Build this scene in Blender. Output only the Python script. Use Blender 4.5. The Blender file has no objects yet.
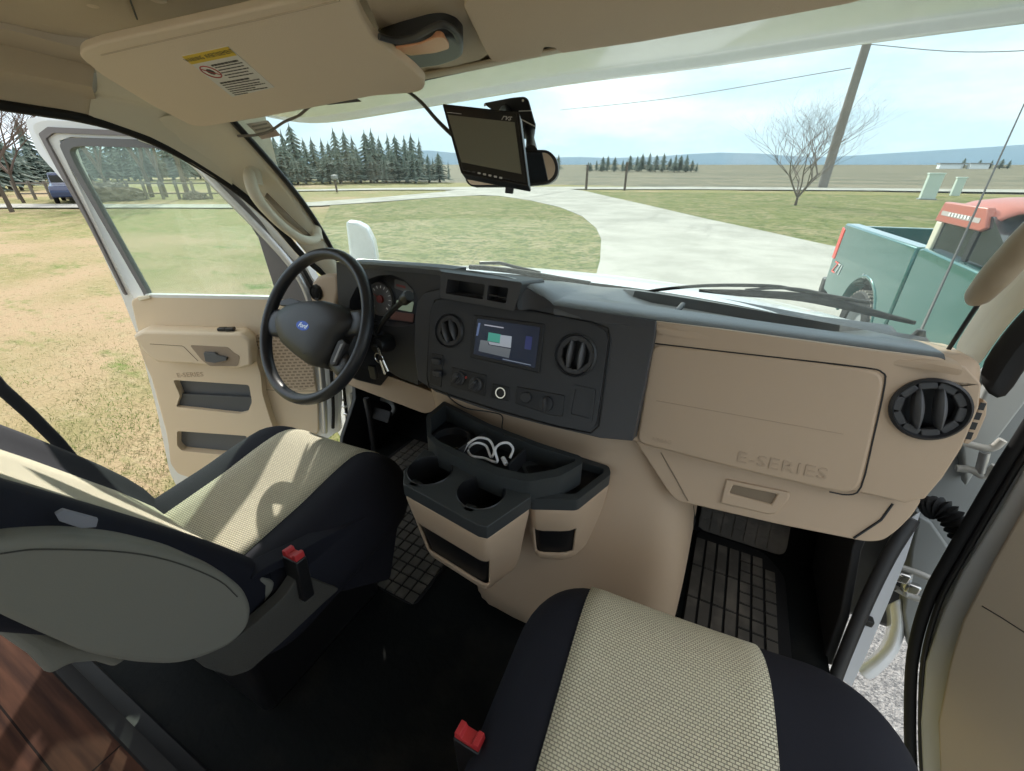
import bpy, bmesh, math, random
from mathutils import Vector as V, Matrix, noise
from mathutils.geometry import tessellate_polygon
random.seed(7)
PI = math.pi
SC = bpy.context.scene
COL = SC.collection
# ------------------------------------------------------------------ camera
FPX = 425.0; PSI = math.radians(27.0); TH = math.radians(27.5)
CAM = V((0.42, 0.0, 1.10)); GZ = -0.95
_s, _c, _st, _ct = math.sin(PSI), math.cos(PSI), math.sin(TH), math.cos(TH)
FW = V((-_s*_ct, _c*_ct, -_st)); RT = V((_c, _s, 0)); UP = V((-_s*_st, _c*_st, _ct))
def ray(u, v): return FW + RT*((u-512)/FPX) + UP*((385.5-v)/FPX)
def P(u, v, x=None, y=None, z=None, d=None):
    r = ray(u, v)
    if d is None:
        if x is not None: d = (x-CAM.x)/r.x
        elif y is not None: d = (y-CAM.y)/r.y
        else: d = (z-CAM.z)/r.z
    return CAM + r*d
class Frame:
    """a plane in the place: origin, two axes and a normal"""
    def __init__(s, o, e1, e2, n=None):
        s.o = V(o); s.e1 = V(e1).normalized(); e2 = V(e2); e2 = e2 - s.e1*e2.dot(s.e1); s.e2 = e2.normalized()
        s.n = s.e1.cross(s.e2)
        if n is not None and s.n.dot(V(n)) < 0: s.n = -s.n
    def px(s, u, v, off=0.0):
        r = ray(u, v); o = s.o + s.n*off
        d = (o-CAM).dot(s.n)/r.dot(s.n); p = CAM + r*d - o
        return (p.dot(s.e1), p.dot(s.e2))
    def pxs(s, l, off=0.0): return [s.px(u, v, off) for u, v in l]
    def at(s, a, b, c=0.0): return s.o + s.e1*a + s.e2*b + s.n*c
cam = bpy.data.cameras.new('camera'); co = bpy.data.objects.new('camera', cam); COL.objects.link(co)
cam.sensor_width = 36; cam.lens = FPX/1024*36; cam.clip_start = 0.02; cam.clip_end = 9000
co.matrix_world = Matrix(((RT.x, UP.x, -FW.x, CAM.x), (RT.y, UP.y, -FW.y, CAM.y), (RT.z, UP.z, -FW.z, CAM.z), (0, 0, 0, 1)))
SC.camera = co
# ------------------------------------------------------------------ materials
MATS = {}
def srgb(r, g, b):
    f = lambda c: (c/255/12.92 if c/255 <= .04045 else ((c/255+.055)/1.055)**2.4)
    return (f(r), f(g), f(b), 1)
def mat(name, col, rough=.6, metal=0.0, bump=None, var=None, coat=0.0, spec=.5, emit=None):
    if name in MATS: return MATS[name]
    m = bpy.data.materials.new(name); m.use_nodes = True; N = m.node_tree.nodes; L = m.node_tree.links
    b = N['Principled BSDF']; b.inputs['Base Color'].default_value = col
    b.inputs['Roughness'].default_value = rough; b.inputs['Metallic'].default_value = metal
    b.inputs['Coat Weight'].default_value = coat; b.inputs['Specular IOR Level'].default_value = spec
    tc = N.new('ShaderNodeTexCoord')
    if emit:
        b.inputs['Emission Color'].default_value = emit[0]; b.inputs['Emission Strength'].default_value = emit[1]
    if bump:
        n = N.new('ShaderNodeTexNoise'); n.inputs['Scale'].default_value = bump[0]; n.inputs['Detail'].default_value = 3
        L.new(tc.outputs['Object'], n.inputs['Vector'])
        k = N.new('ShaderNodeBump'); k.inputs['Strength'].default_value = bump[1]; k.inputs['Distance'].default_value = bump[2] if len(bump) > 2 else .001
        L.new(n.outputs['Fac'], k.inputs['Height']); L.new(k.outputs['Normal'], b.inputs['Normal'])
    if var:  # (scale, colour2, lo, hi)
        n = N.new('ShaderNodeTexNoise'); n.inputs['Scale'].default_value = var[0]; n.inputs['Detail'].default_value = 6
        L.new(tc.outputs['Object'], n.inputs['Vector'])
        r = N.new('ShaderNodeMapRange'); r.inputs[1].default_value = var[2]; r.inputs[2].default_value = var[3]
        L.new(n.outputs['Fac'], r.inputs[0])
        mx = N.new('ShaderNodeMix'); mx.data_type = 'RGBA'; mx.inputs[6].default_value = col; mx.inputs[7].default_value = var[1]
        L.new(r.outputs[0], mx.inputs[0]); L.new(mx.outputs[2], b.inputs['Base Color'])
    MATS[name] = m; return m
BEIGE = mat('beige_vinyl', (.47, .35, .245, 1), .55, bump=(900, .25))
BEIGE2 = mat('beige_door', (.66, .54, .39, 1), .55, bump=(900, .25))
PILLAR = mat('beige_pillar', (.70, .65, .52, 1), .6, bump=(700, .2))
HEADL = mat('headliner_fabric', (.60, .50, .37, 1), .9, bump=(500, .5), var=(3, (.56, .46, .34, 1), .4, .6))
VISOR = mat('visor_fabric', (.76, .64, .50, 1), .9, bump=(650, .4))
CHAR = mat('charcoal_plastic', (.045, .045, .048, 1), .5, bump=(900, .3))
DARK = mat('dark_plastic', (.022, .023, .026, 1), .45, bump=(900, .2))
TRAY = mat('tray_plastic', (.036, .041, .043, 1), .5, bump=(900, .2))
BLACK = mat('black_plastic', (.008, .008, .009, 1), .4)
RUBBER = mat('black_rubber', (.011, .011, .012, 1), .65, spec=.3)
LEATHER = mat('wheel_leather', (.02, .022, .027, 1), .36, bump=(400, .25))
NAVY = mat('seat_cover_black', (.011, .012, .020, 1), .8, bump=(1200, .4), spec=.3)
GREYV = mat('seat_side_vinyl', (.20, .195, .165, 1), .65, bump=(500, .3))
GREYC = mat('grey_carpet', (.07, .068, .06, 1), .95, bump=(700, .8, .003))
WHITE = mat('white_paint', (.78, .80, .82, 1), .25, coat=.5)
SHELL = mat('door_paint', (.70, .71, .70, 1), .35)
GREYM = mat('grey_metal', (.22, .23, .23, 1), .5)
SILVER = mat('silver_metal', (.55, .56, .57, 1), .35, .6)
STEEL = mat('steel', (.6, .6, .6, 1), .25, 1.0)
TAN = mat('tan_cord', (.25, .2, .15, 1), .7)
RED = mat('red_button', (.50, .03, .035, 1), .5)
WIRE = mat('white_cable', (.75, .75, .76, 1), .4)
FLOORM = mat('cab_floor_vinyl', (.006, .0075, .008, 1), .75, spec=.12, bump=(60, .5, .004), var=(9, (.016, .0155, .014, 1), .5, .75))
GREYP = mat('pocket_grey', (.10, .105, .11, 1), .6)
MIRR = mat('mirror_glass', (.9, .9, .9, 1), .02, 1.0)
PAPER = mat('label_white', (.72, .70, .66, 1), .7)
YEL = mat('label_yellow', (.70, .50, .05, 1), .7)
INK = mat('label_ink', (.06, .055, .05, 1), .8)
REDINK = mat('label_red', (.45, .08, .07, 1), .8)
def wood():
    m = mat('wood_planks', (.1, .05, .03, 1), .75, spec=.15); N = m.node_tree.nodes; L = m.node_tree.links; b = N['Principled BSDF']
    tc = N['Texture Coordinate']; mp = N.new('ShaderNodeMapping'); mp.inputs['Scale'].default_value = (3, 45, 1); mp.inputs['Rotation'].default_value = (0, 0, .0)
    L.new(tc.outputs['Object'], mp.inputs[0]); n = N.new('ShaderNodeTexNoise'); n.inputs['Scale'].default_value = 1.2; n.inputs['Detail'].default_value = 5
    L.new(mp.outputs[0], n.inputs[0]); r = N.new('ShaderNodeValToRGB'); r.color_ramp.elements[0].position = .3; r.color_ramp.elements[0].color = (.024, .009, .006, 1)
    r.color_ramp.elements[1].position = .7; r.color_ramp.elements[1].color = (.10, .042, .024, 1)
    L.new(n.outputs['Fac'], r.inputs[0])
    bk = N.new('ShaderNodeTexBrick'); bk.inputs['Scale'].default_value = 1; bk.inputs['Brick Width'].default_value = .9; bk.inputs['Row Height'].default_value = .09
    bk.inputs['Mortar Size'].default_value = .002; bk.inputs['Color1'].default_value = (1, 1, 1, 1); bk.inputs['Color2'].default_value = (.6, .6, .6, 1); bk.inputs['Mortar'].default_value = (.1, .1, .1, 1)
    L.new(tc.outputs['Object'], bk.inputs[0])
    mx = N.new('ShaderNodeMix'); mx.data_type = 'RGBA'; mx.blend_type = 'MULTIPLY'; mx.inputs[0].default_value = 1
    L.new(r.outputs[0], mx.inputs[6]); L.new(bk.outputs[0], mx.inputs[7]); L.new(mx.outputs[2], b.inputs['Base Color']); return m
WOOD = wood()
def knit():
    m = mat('seat_mesh_knit', (.45, .43, .33, 1), .85); N = m.node_tree.nodes; L = m.node_tree.links; b = N['Principled BSDF']
    tc = N['Texture Coordinate']
    bk = N.new('ShaderNodeTexBrick'); bk.inputs['Scale'].default_value = 1; bk.inputs['Brick Width'].default_value = .0062; bk.inputs['Row Height'].default_value = .0040
    bk.inputs['Mortar Size'].default_value = .0008; bk.inputs['Mortar Smooth'].default_value = .8
    bk.inputs['Color1'].default_value = (.78, .73, .55, 1); bk.inputs['Color2'].default_value = (.72, .67, .50, 1); bk.inputs['Mortar'].default_value = (.27, .25, .18, 1)
    L.new(tc.outputs['UV'], bk.inputs[0]); L.new(bk.outputs[0], b.inputs['Base Color'])
    k = N.new('ShaderNodeBump'); k.invert = True; k.inputs['Strength'].default_value = .8; k.inputs['Distance'].default_value = .002
    L.new(bk.outputs['Fac'], k.inputs['Height']); L.new(k.outputs['Normal'], b.inputs['Normal']); return m
KNIT = knit()
def glass(name, tint, haze, hcol=(.85, .95, .9, 1)):
    m = bpy.data.materials.new(name); m.use_nodes = True; N = m.node_tree.nodes; L = m.node_tree.links; N.remove(N['Principled BSDF'])
    out = N['Material Output']; t = N.new('ShaderNodeBsdfTransparent'); t.inputs[0].default_value = tint
    g = N.new('ShaderNodeBsdfGlossy'); g.inputs['Roughness'].default_value = .02
    f = N.new('ShaderNodeLayerWeight'); f.inputs[0].default_value = .5
    pw = N.new('ShaderNodeMath'); pw.operation = 'POWER'; pw.inputs[1].default_value = 5; L.new(f.outputs['Facing'], pw.inputs[0])
    ma = N.new('ShaderNodeMath'); ma.operation = 'MULTIPLY_ADD'; ma.inputs[1].default_value = .7; ma.inputs[2].default_value = .035; L.new(pw.outputs[0], ma.inputs[0])
    mx = N.new('ShaderNodeMixShader'); L.new(ma.outputs[0], mx.inputs[0]); L.new(t.outputs[0], mx.inputs[1]); L.new(g.outputs[0], mx.inputs[2])
    d = N.new('ShaderNodeBsdfTranslucent'); d.inputs[0].default_value = hcol
    d2 = N.new('ShaderNodeBsdfDiffuse'); d2.inputs[0].default_value = hcol
    dm = N.new('ShaderNodeMixShader'); dm.inputs[0].default_value = .4; L.new(d.outputs[0], dm.inputs[1]); L.new(d2.outputs[0], dm.inputs[2])
    n = N.new('ShaderNodeTexNoise'); n.inputs['Scale'].default_value = 60; n.inputs['Detail'].default_value = 8; n.inputs['Roughness'].default_value = .8
    tc = N.new('ShaderNodeTexCoord'); L.new(tc.outputs['Object'], n.inputs[0])
    r = N.new('ShaderNodeMapRange'); r.inputs[1].default_value = .35; r.inputs[2].default_value = .75; r.inputs[3].default_value = haze*.75; r.inputs[4].default_value = haze*1.6
    L.new(n.outputs['Fac'], r.inputs[0])
    m2 = N.new('ShaderNodeMixShader'); L.new(r.outputs[0], m2.inputs[0]); L.new(mx.outputs[0], m2.inputs[1]); L.new(dm.outputs[0], m2.inputs[2])
    L.new(m2.outputs[0], out.inputs[0]); return m
GLASS = glass('windshield_glass', (.84, .93, .90, 1), .09)
GLASSD = glass('door_glass', (.82, .90, .85, 1), .04)
# ------------------------------------------------------------------ objects
def tag(o, label=None, cat=None, group=None, kind=None):
    if label: o['label'] = label
    if cat: o['category'] = cat
    if group: o['group'] = group
    if kind: o['kind'] = kind
    return o
def thing(name, label, cat, loc=(0, 0, 0), group=None):
    o = bpy.data.objects.new(name, None); COL.objects.link(o); o.location = loc; o.empty_display_size = .05
    return tag(o, label, cat, group)
def finish(bm, name, m, parent=None, bevel=0.0, seg=3, sharp=35, sub=0, label=None, smooth=True):
    bmesh.ops.remove_doubles(bm, verts=bm.verts, dist=1e-5)
    bmesh.ops.recalc_face_normals(bm, faces=bm.faces)
    for f in bm.faces: f.smooth = smooth
    ca = math.radians(sharp)
    for e in bm.edges:
        if len(e.link_faces) == 2 and e.calc_face_angle(0) > ca: e.smooth = False
    me = bpy.data.meshes.new(name); 
    # move the origin to the middle of the mesh
    loc = V((0, 0, 0))
    if parent is None and len(bm.verts):
        lo = V([min(v.co[i] for v in bm.verts) for i in range(3)]); hi = V([max(v.co[i] for v in bm.verts) for i in range(3)])
        loc = (lo+hi)/2; loc.z = lo.z
    elif parent is not None: loc = V((0, 0, 0))
    off = loc if parent is None else world_loc(parent)
    for v in bm.verts: v.co -= off
    bm.to_mesh(me); bm.free(); me.materials.append(m)
    o = bpy.data.objects.new(name, me); COL.objects.link(o)
    if parent is None: o.location = loc
    else: o.parent = parent
    if bevel > 0:
        b = o.modifiers.new('bevel', 'BEVEL'); b.width = bevel; b.segments = seg; b.limit_method = 'ANGLE'; b.angle_limit = math.radians(32)
        b.harden_normals = False
        for p in me.polygons: p.use_smooth = True
    if sub:
        s = o.modifiers.new('sub', 'SUBSURF'); s.levels = sub; s.render_levels = sub
    if label: o['label'] = label
    return o
def world_loc(o):
    p = V(o.location)
    while o.parent: o = o.parent; p += V(o.location)
    return p
def struct(o): o['kind'] = 'structure'; return o
def rpoly(pts, r, n=4):
    """round the corners of a 2D polygon"""
    out = []; N = len(pts)
    for i in range(N):
        a, b, c = V(pts[i-1]), V(pts[i]), V(pts[(i+1) % N])
        d1 = a-b; d2 = c-b; l = min(r, d1.length*.45, d2.length*.45)
        if l < 1e-5: out.append(tuple(b)); continue
        p = b+d1.normalized()*l; q = b+d2.normalized()*l
        for k in range(n+1):
            t = k/n; w = p*(1-t)**2 + b*2*t*(1-t) + q*t*t; out.append((w.x, w.y))
    return out
def add_prism(bm, fr, outer, t0, t1, holes=(), taper=0.0):
    loops = [outer]+list(holes)
    pts = [p for l in loops for p in l]
    cx = sum(p[0] for p in outer)/len(outer); cy = sum(p[1] for p in outer)/len(outer)
    A = [bm.verts.new(fr.at(p[0], p[1], t0)) for p in pts]
    B = [bm.verts.new(fr.at(p[0]+(cx-p[0])*taper, p[1]+(cy-p[1])*taper, t1)) for p in pts]
    if len(loops) == 1:
        bm.faces.new(A); bm.faces.new(B[::-1])
    else:
        for t in tessellate_polygon([[V((p[0], p[1], 0)) for p in l] for l in loops]):
            try: bm.faces.new([A[i] for i in t]); bm.faces.new([B[i] for i in reversed(t)])
            except ValueError: pass
    k = 0
    for l in loops:
        n = len(l)
        for i in range(n):
            j = (i+1) % n
            try: bm.faces.new([A[k+i], A[k+j], B[k+j], B[k+i]])
            except ValueError: pass
        k += n
def prism(name, fr, outer, t0, t1, m, parent=None, holes=(), bevel=0.0, r=0.0, taper=0.0, seg=3, label=None):
    bm = bmesh.new()
    if r: outer = rpoly(outer, r); holes = [rpoly(h, r*.8) for h in holes]
    add_prism(bm, fr, outer, t0, t1, holes, taper)
    return finish(bm, name, m, parent, bevel, seg, label=label)
def add_box(bm, c, s, rot=None):
    c = V(c); R = rot or Matrix.Identity(3)
    vs = [bm.verts.new(c + R @ V((s[0]*i/2, s[1]*j/2, s[2]*k/2))) for i in (-1, 1) for j in (-1, 1) for k in (-1, 1)]
    for f in ((0, 1, 3, 2), (4, 6, 7, 5), (0, 4, 5, 1), (2, 3, 7, 6), (0, 2, 6, 4), (1, 5, 7, 3)): bm.faces.new([vs[i] for i in f])
def box(name, c, s, m, parent=None, bevel=.003, rot=None, label=None):
    bm = bmesh.new(); add_box(bm, c, s, rot); return finish(bm, name, m, parent, bevel, label=label)
def catmull(pts, n=6, closed=False):
    pts = [V(p) for p in pts]; out = []; N = len(pts)
    rng = range(N) if closed else range(N-1)
    for i in rng:
        p1, p2 = pts[i], pts[(i+1) % N]
        p0 = pts[i-1] if (i > 0 or closed) else p1*2-p2
        p3 = pts[(i+2) % N] if (i+2 < N or closed) else p2*2-p1
        for k in range(n):
            t = k/n
            out.append(.5*((2*p1)+(p2-p0)*t+(2*p0-5*p1+4*p2-p3)*t*t+(3*p1-p0-3*p2+p3)*t**3))
    if not closed: out.append(pts[-1])
    return out
def add_tube(bm, pts, r, n=10, closed=False, caps=True, flat=1.0, upv=None):
    pts = [V(p) for p in pts]; N = len(pts); rings = []
    up = upv or V((0, 0, 1)); prev = None
    for i, p in enumerate(pts):
        if closed: d = pts[(i+1) % N]-pts[i-1]
        else: d = pts[min(i+1, N-1)]-pts[max(i-1, 0)]
        d.normalize()
        a = prev if prev is not None else (up if abs(d.dot(up)) < .95 else V((1, 0, 0)))
        a = (a-d*a.dot(d)).normalized(); prev = a; b = d.cross(a)
        rr = r[i] if isinstance(r, (list, tuple)) else r
        rings.append([bm.verts.new(p+a*math.cos(2*PI*k/n)*rr*flat+b*math.sin(2*PI*k/n)*rr) for k in range(n)])
    for i in range(N if closed else N-1):
        A, B = rings[i], rings[(i+1) % N]
        for k in range(n): bm.faces.new([A[k], A[(k+1) % n], B[(k+1) % n], B[k]])
    if caps and not closed:
        bm.faces.new(rings[0][::-1]); bm.faces.new(rings[-1])
def tube(name, pts, r, m, parent=None, n=10, smooth=0, closed=False, flat=1.0, upv=None, label=None):
    if smooth: pts = catmull(pts, smooth, closed)
    if smooth and isinstance(r, (list, tuple)):
        R = []
        for i in range(len(pts)):
            t = i/(len(pts)-1)*(len(r)-1); k = min(int(t), len(r)-2); R.append(r[k]+(r[k+1]-r[k])*(t-k))
        r = R
    bm = bmesh.new(); add_tube(bm, pts, r, n, closed, flat=flat, upv=upv); return finish(bm, name, m, parent, label=label, sharp=50)
def add_loft(bm, rails, closed=False):
    """rails: rows of points with equal counts"""
    R = [[bm.verts.new(V(p)) for p in r] for r in rails]
    for a, b in zip(R, R[1:]):
        n = len(a)
        for i in range(n if closed else n-1):
            j = (i+1) % n
            try: bm.faces.new([a[i], a[j], b[j], b[i]])
            except ValueError: pass
    return R
def loft(name, rails, m, parent=None, thick=0.0, smooth=0, sub=0, closed=False, sharp=35, caps=False, label=None, bevel=0):
    if smooth: rails = [catmull(r, smooth) for r in rails]
    bm = bmesh.new(); R = add_loft(bm, rails, closed)
    if caps: bm.faces.new(R[0]); bm.faces.new(R[-1][::-1])
    o = finish(bm, name, m, parent, sharp=sharp, label=label, bevel=bevel)
    if thick:
        s = o.modifiers.new('solid', 'SOLIDIFY'); s.thickness = thick; s.offset = 0
    if sub:
        s = o.modifiers.new('sub', 'SUBSURF'); s.levels = sub; s.render_levels = sub
    return o
def add_lathe(bm, fr, prof, n=28, arc=None):
    """prof: (radius, height along frame normal)"""
    rings = []
    for r, h in prof:
        rings.append([bm.verts.new(fr.at(r*math.cos(2*PI*k/n), r*math.sin(2*PI*k/n), h)) for k in range(n)])
    for a, b in zip(rings, rings[1:]):
        for k in range(n):
            bm.faces.new([a[k], a[(k+1) % n], b[(k+1) % n], b[k]])
def lathe(name, fr, prof, m, parent=None, n=28, sx=1.0, label=None):
    prof = [(max(r, 1e-5), h) for r, h in prof]
    bm = bmesh.new(); add_lathe(bm, fr, prof, n)
    return finish(bm, name, m, parent, label=label)
def subframe(fr, a, b, c=0.0, rot=0.0):
    e1 = fr.e1*math.cos(rot)+fr.e2*math.sin(rot); e2 = fr.e2*math.cos(rot)-fr.e1*math.sin(rot)
    f = Frame(fr.at(a, b, c), e1, e2, fr.n); return f
def rect(a0, b0, a1, b1): return [(a0, b0), (a1, b0), (a1, b1), (a0, b1)]
def circ(a, b, r, n=24, sx=1, sy=1): return [(a+r*sx*math.cos(2*PI*k/n), b+r*sy*math.sin(2*PI*k/n)) for k in range(n)]
def text(name, s, fr, size, m, parent, depth=.0006, shear=0.0, space=1.0, sx=1.0, label=None):
    """raised lettering centred on the frame's origin"""
    cu = bpy.data.curves.new('t', 'FONT'); cu.body = s; cu.size = size; cu.extrude = depth; cu.align_x = 'CENTER'; cu.align_y = 'CENTER'
    cu.shear = shear; cu.space_character = space; cu.resolution_u = 2
    t = bpy.data.objects.new('t', cu); COL.objects.link(t); bpy.context.view_layer.update()
    me = bpy.data.meshes.new_from_object(t.evaluated_get(bpy.context.evaluated_depsgraph_get()))
    COL.objects.unlink(t); bpy.data.objects.remove(t); bpy.data.curves.remove(cu)
    off = world_loc(parent) if parent else V((0, 0, 0))
    for v in me.vertices: v.co = fr.at(v.co.x*sx, v.co.y, v.co.z) - off
    me.name = name; me.materials.clear(); me.materials.append(m)
    o = bpy.data.objects.new(name, me); COL.objects.link(o); o.parent = parent
    if label: o['label'] = label
    return o
def rbox_pts(s, r, n):
    """subdivided rounded box: returns bmesh with vertex uvw in layer"""
    bm = bmesh.new(); bmesh.ops.create_cube(bm, size=2)
    bmesh.ops.subdivide_edges(bm, edges=bm.edges, cuts=n, use_grid_fill=True)
    for v in bm.verts:
        q = V([c*s[i]/2 for i, c in enumerate(v.co)])
        inner = V([max(-(s[i]/2-r[i]), min(s[i]/2-r[i], q[i])) for i in range(3)])
        d = q-inner; dn = V([d[i]/max(r[i], 1e-6) for i in range(3)])
        if dn.length > 1e-6:
            dn.normalize(); v.co = inner + V([dn[i]*r[i] for i in range(3)])
        else: v.co = q
    return bm
# ================================================================== THE CAB SHELL
def L3(*a): return [V(p) for p in a]
# floor, transition strip, wood floor
bm = bmesh.new(); F0 = Frame((0, 0, 0), (1, 0, 0), (0, 1, 0))
add_prism(bm, F0, [(-.80, .03), (.80, .03), (.84, .5), (.84, 1.22), (-.84, 1.22), (-.84, .5)], -.04, 0)
floor = struct(finish(bm, 'floor', FLOORM))
bm = bmesh.new(); add_prism(bm, F0, rect(-1.15, -1.6, 1.0, .03), -.05, .004)
struct(finish(bm, 'floor_wood', WOOD))
bm = bmesh.new()
prof = [(-.03, .004), (-.026, .011), (-.008, .014), (.0, .020), (.008, .014), (.026, .011), (.03, .003)]
add_loft(bm, [[V((x, .052+a, b)) for a, b in prof] for x in (-1.12, .95)])
struct(finish(bm, 'trim_1', RUBBER))
# toe board and firewall
loft('toe_board', [[V((x, 1.22, -.01)), V((x, 1.36, .10)), V((x, 1.50, .32)), V((x, 1.5, .56)), V((x, 1.3, .62)), V((x, 1.2, .68))] for x in (-.85, .85)], BLACK, thick=.01)['kind'] = 'structure'
# side kick panels (inner walls of both footwells) and sills
for sx, nm in ((-1, 'wall_left'), (1, 'wall_right')):
    fr = Frame((sx*.835, 0, 0), (0, 1, 0), (0, 0, 1), (sx, 0, 0))
    o = prism(nm, fr, [(.92, -.02), (1.5, -.02), (1.5, .56), (1.16, .68), (1.08, .70), (1.10, .5), (1.06, .25), (.96, .12)], 0, .02, CHAR if sx > 0 else DARK, bevel=.004)
    struct(o)
# ---- left door opening: black seal along the opening, header trim, A pillar trim
seal_px = [(-60, 96), (0, 105), (40, 111), (80, 117.5), (120, 128), (160, 144), (200, 166), (240, 193), (275, 224), (305, 258)]
seal_x = [-.9]*7+[-.9, -.895, -.89]
seal = [P(u, v, x=x) for (u, v), x in zip(seal_px, seal_x)]
seal = [seal[0]+V((0, -.6, .02))]+seal
seal += [V((-.885, 1.17, .62)), V((-.88, 1.14, .45)), V((-.87, 1.08, .22)), V((-.86, .98, .05)), V((-.86, .85, -.01)), V((-.86, .5, -.02)), V((-.86, .04, -.02))]
tube('trim_2', seal, .0105, RUBBER, n=8, smooth=5)['kind'] = 'structure'
# header cove: rows running from the door seal up to the headliner
def row(px, xs): return [P(u, v, x=x) for (u, v), x in zip(px, xs)]
r0 = row([(-60, 96), (0, 105), (60, 114), (102, 123)], [-.9]*4)
r1 = row([(-60, 76), (0, 84), (60, 93), (97, 101)], [-.885]*4)
r2 = row([(-60, 68), (0, 75), (60, 86), (94, 94)], [-.86]*4)
r3 = row([(-60, 64), (0, 71), (60, 81), (92, 87)], [-.835]*4)
r4 = row([(-60, 36), (0, 44), (60, 58), (95, 66)], [-.835]*4)
r5 = row([(-60, 26), (0, 35), (60, 49), (100, 57)], [-.80, -.80, -.80, -.79])
r6 = row([(-60, 20), (0, 28), (60, 43), (105, 52)], [-.785]*4)
r7 = row([(-60, 14), (0, 22), (60, 35), (110, 40)], [-.785]*4)
r8 = row([(-60, 2), (0, 12), (60, 28), (120, 33)], [-.745]*4)
rr = [r0, r1, r2, r3, r4, r5, r6, r7, r8]
for r in rr: r.insert(0, r[0]+V((0, -.5, .012)))
struct(loft('trim_3', rr, HEADL, smooth=4, sharp=50))
# step in the cove above the pillar
struct(loft('trim_4', [row([(88, 118), (92, 96), (97, 90), (96, 66)], [-.895, -.88, -.85, -.82]), row([(103, 123), (104, 98), (110, 94), (112, 70)], [-.895, -.865, -.84, -.80]),
              row([(150, 138), (150, 110), (152, 104), (160, 84)], [-.893, -.85, -.82, -.76]), row([(232, 188), (236, 134), (238, 124), (244, 96)], [-.893, -.845, -.80, -.72])], PILLAR, sub=0, smooth=4))
bk_ = [[V((-.915, p.y, p.z-.005)) for p in seal[:11]], [V((-.93, p.y, 1.28)) for p in seal[:11]], [V((-.76, p.y, 1.345)) for p in seal[:11]]]
struct(loft('trim_15', bk_, PILLAR))
# headliner
zc = 1.335
ceil = bmesh.new()
rows = []
for y, z, xl, xr in ((-1.3, 1.35, -.76, .86), (-.3, 1.348, -.76, .86), (.35, 1.343, -.74, .84), (.62, 1.330, -.74, .84), (.80, 1.305, -.76, .82)):
    rows.append([V((xl+(xr-xl)*t, y, z-.02*(2*t-1)**4)) for t in [i/10 for i in range(11)]])
add_loft(ceil, rows); c_ = struct(finish(ceil, 'ceiling', HEADL))
# ---- windshield surround
hd_px = [(232, 119), (300, 108.5), (345, 99), (425, 80), (520, 60), (640, 36), (820, 0), (960, -26), (1075, -44)]
hd_y = [.79, .84, .86, .88, .88, .87, .85, .81, .76]
hdr = [P(u, v, y=y) for (u, v), y in zip(hd_px[:-1], hd_y[:-1])]+[V((.70, .80, 1.272)), V((.785, .765, 1.245))]
base_px = [(338, 259.5), (400, 264), (470, 270), (540, 281), (590, 286), (640, 289.5), (700, 299), (800, 318), (880, 334), (925, 346), (950, 349)]
base_y = [1.13, 1.2, 1.24, 1.25, 1.25, 1.24, 1.22, 1.16, 1.07, .99, .95]
base = [P(u, v, y=y) for (u, v), y in zip(base_px, base_y)]
def resample(pts, n):
    L = [0]
    for a, b in zip(pts, pts[1:]): L.append(L[-1]+(b-a).length)
    out = []
    for i in range(n):
        t = L[-1]*i/(n-1); k = 0
        while k < len(L)-2 and L[k+1] < t: k += 1
        f = (t-L[k])/max(L[k+1]-L[k], 1e-9); out.append(pts[k].lerp(pts[k+1], f))
    return out
H_ = resample(catmull(hdr, 4), 21); B_ = resample(catmull(base, 4), 21)
gl = []
for k in range(7):
    t = k/6; row_ = []
    for a, b in zip(B_, H_):
        p = a.lerp(b, t); p.y += .03*math.sin(PI*t); row_.append(p)
    gl.append(row_)
struct(loft('window_1', gl, GLASS))
# black edge seal of the glass: header, left side, right side
hs = [p+V((0, -.004, .001)) for p in H_]
struct(tube('trim_5', hs, .0035, BLACK, n=8))
side = [p[0]+V((.004, -.006, 0)) for p in gl]
struct(tube('trim_6', side, .008, BLACK, n=8, smooth=3))
sideR = [p[-1]+V((-.004, -.006, 0)) for p in gl]
struct(tube('trim_7', sideR, .0035, BLACK, n=8, smooth=3))
# header trim strip between headliner and glass
top = [V((p.x, p.y-.10, min(p.z+.035, 1.315))) for p in H_]
mid = [V((p.x, p.y-.03, p.z+.012)) for p in H_]
struct(loft('trim_8', [top, mid, [p+V((0, -.008, .004)) for p in H_]], HEADL, thick=.004))
struct(loft('trim_9', [[V((p.x*.97, .79, 1.312)) for p in H_], [V((p.x, p.y-.098, min(p.z+.04, 1.32))) for p in H_]], HEADL, thick=.004))
# left A pillar trim
pl_out = row([(150, 134), (200, 163), (240, 189), (275, 219), (307, 252), (340, 296)], [-.893, -.895, -.896, -.893, -.888, -.88])
pl_mid = row([(152, 112), (225, 150), (262, 186), (296, 222), (325, 256), (350, 292)], [-.86, -.855, -.86, -.86, -.86, -.85])
pl_in = [gl[6][0], gl[5][0], gl[4][0], gl[3][0], gl[1][0], gl[0][0]]
pl_in = [p+V((-.004, -.004, 0)) for p in pl_in]
pl_in2 = [p.lerp(q, .82)+V((.008, -.012, 0)) for p, q in zip(pl_mid, pl_in)]
struct(loft('trim_10', [pl_out, pl_mid, pl_in2, pl_in], PILLAR, smooth=0, sub=2))
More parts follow.
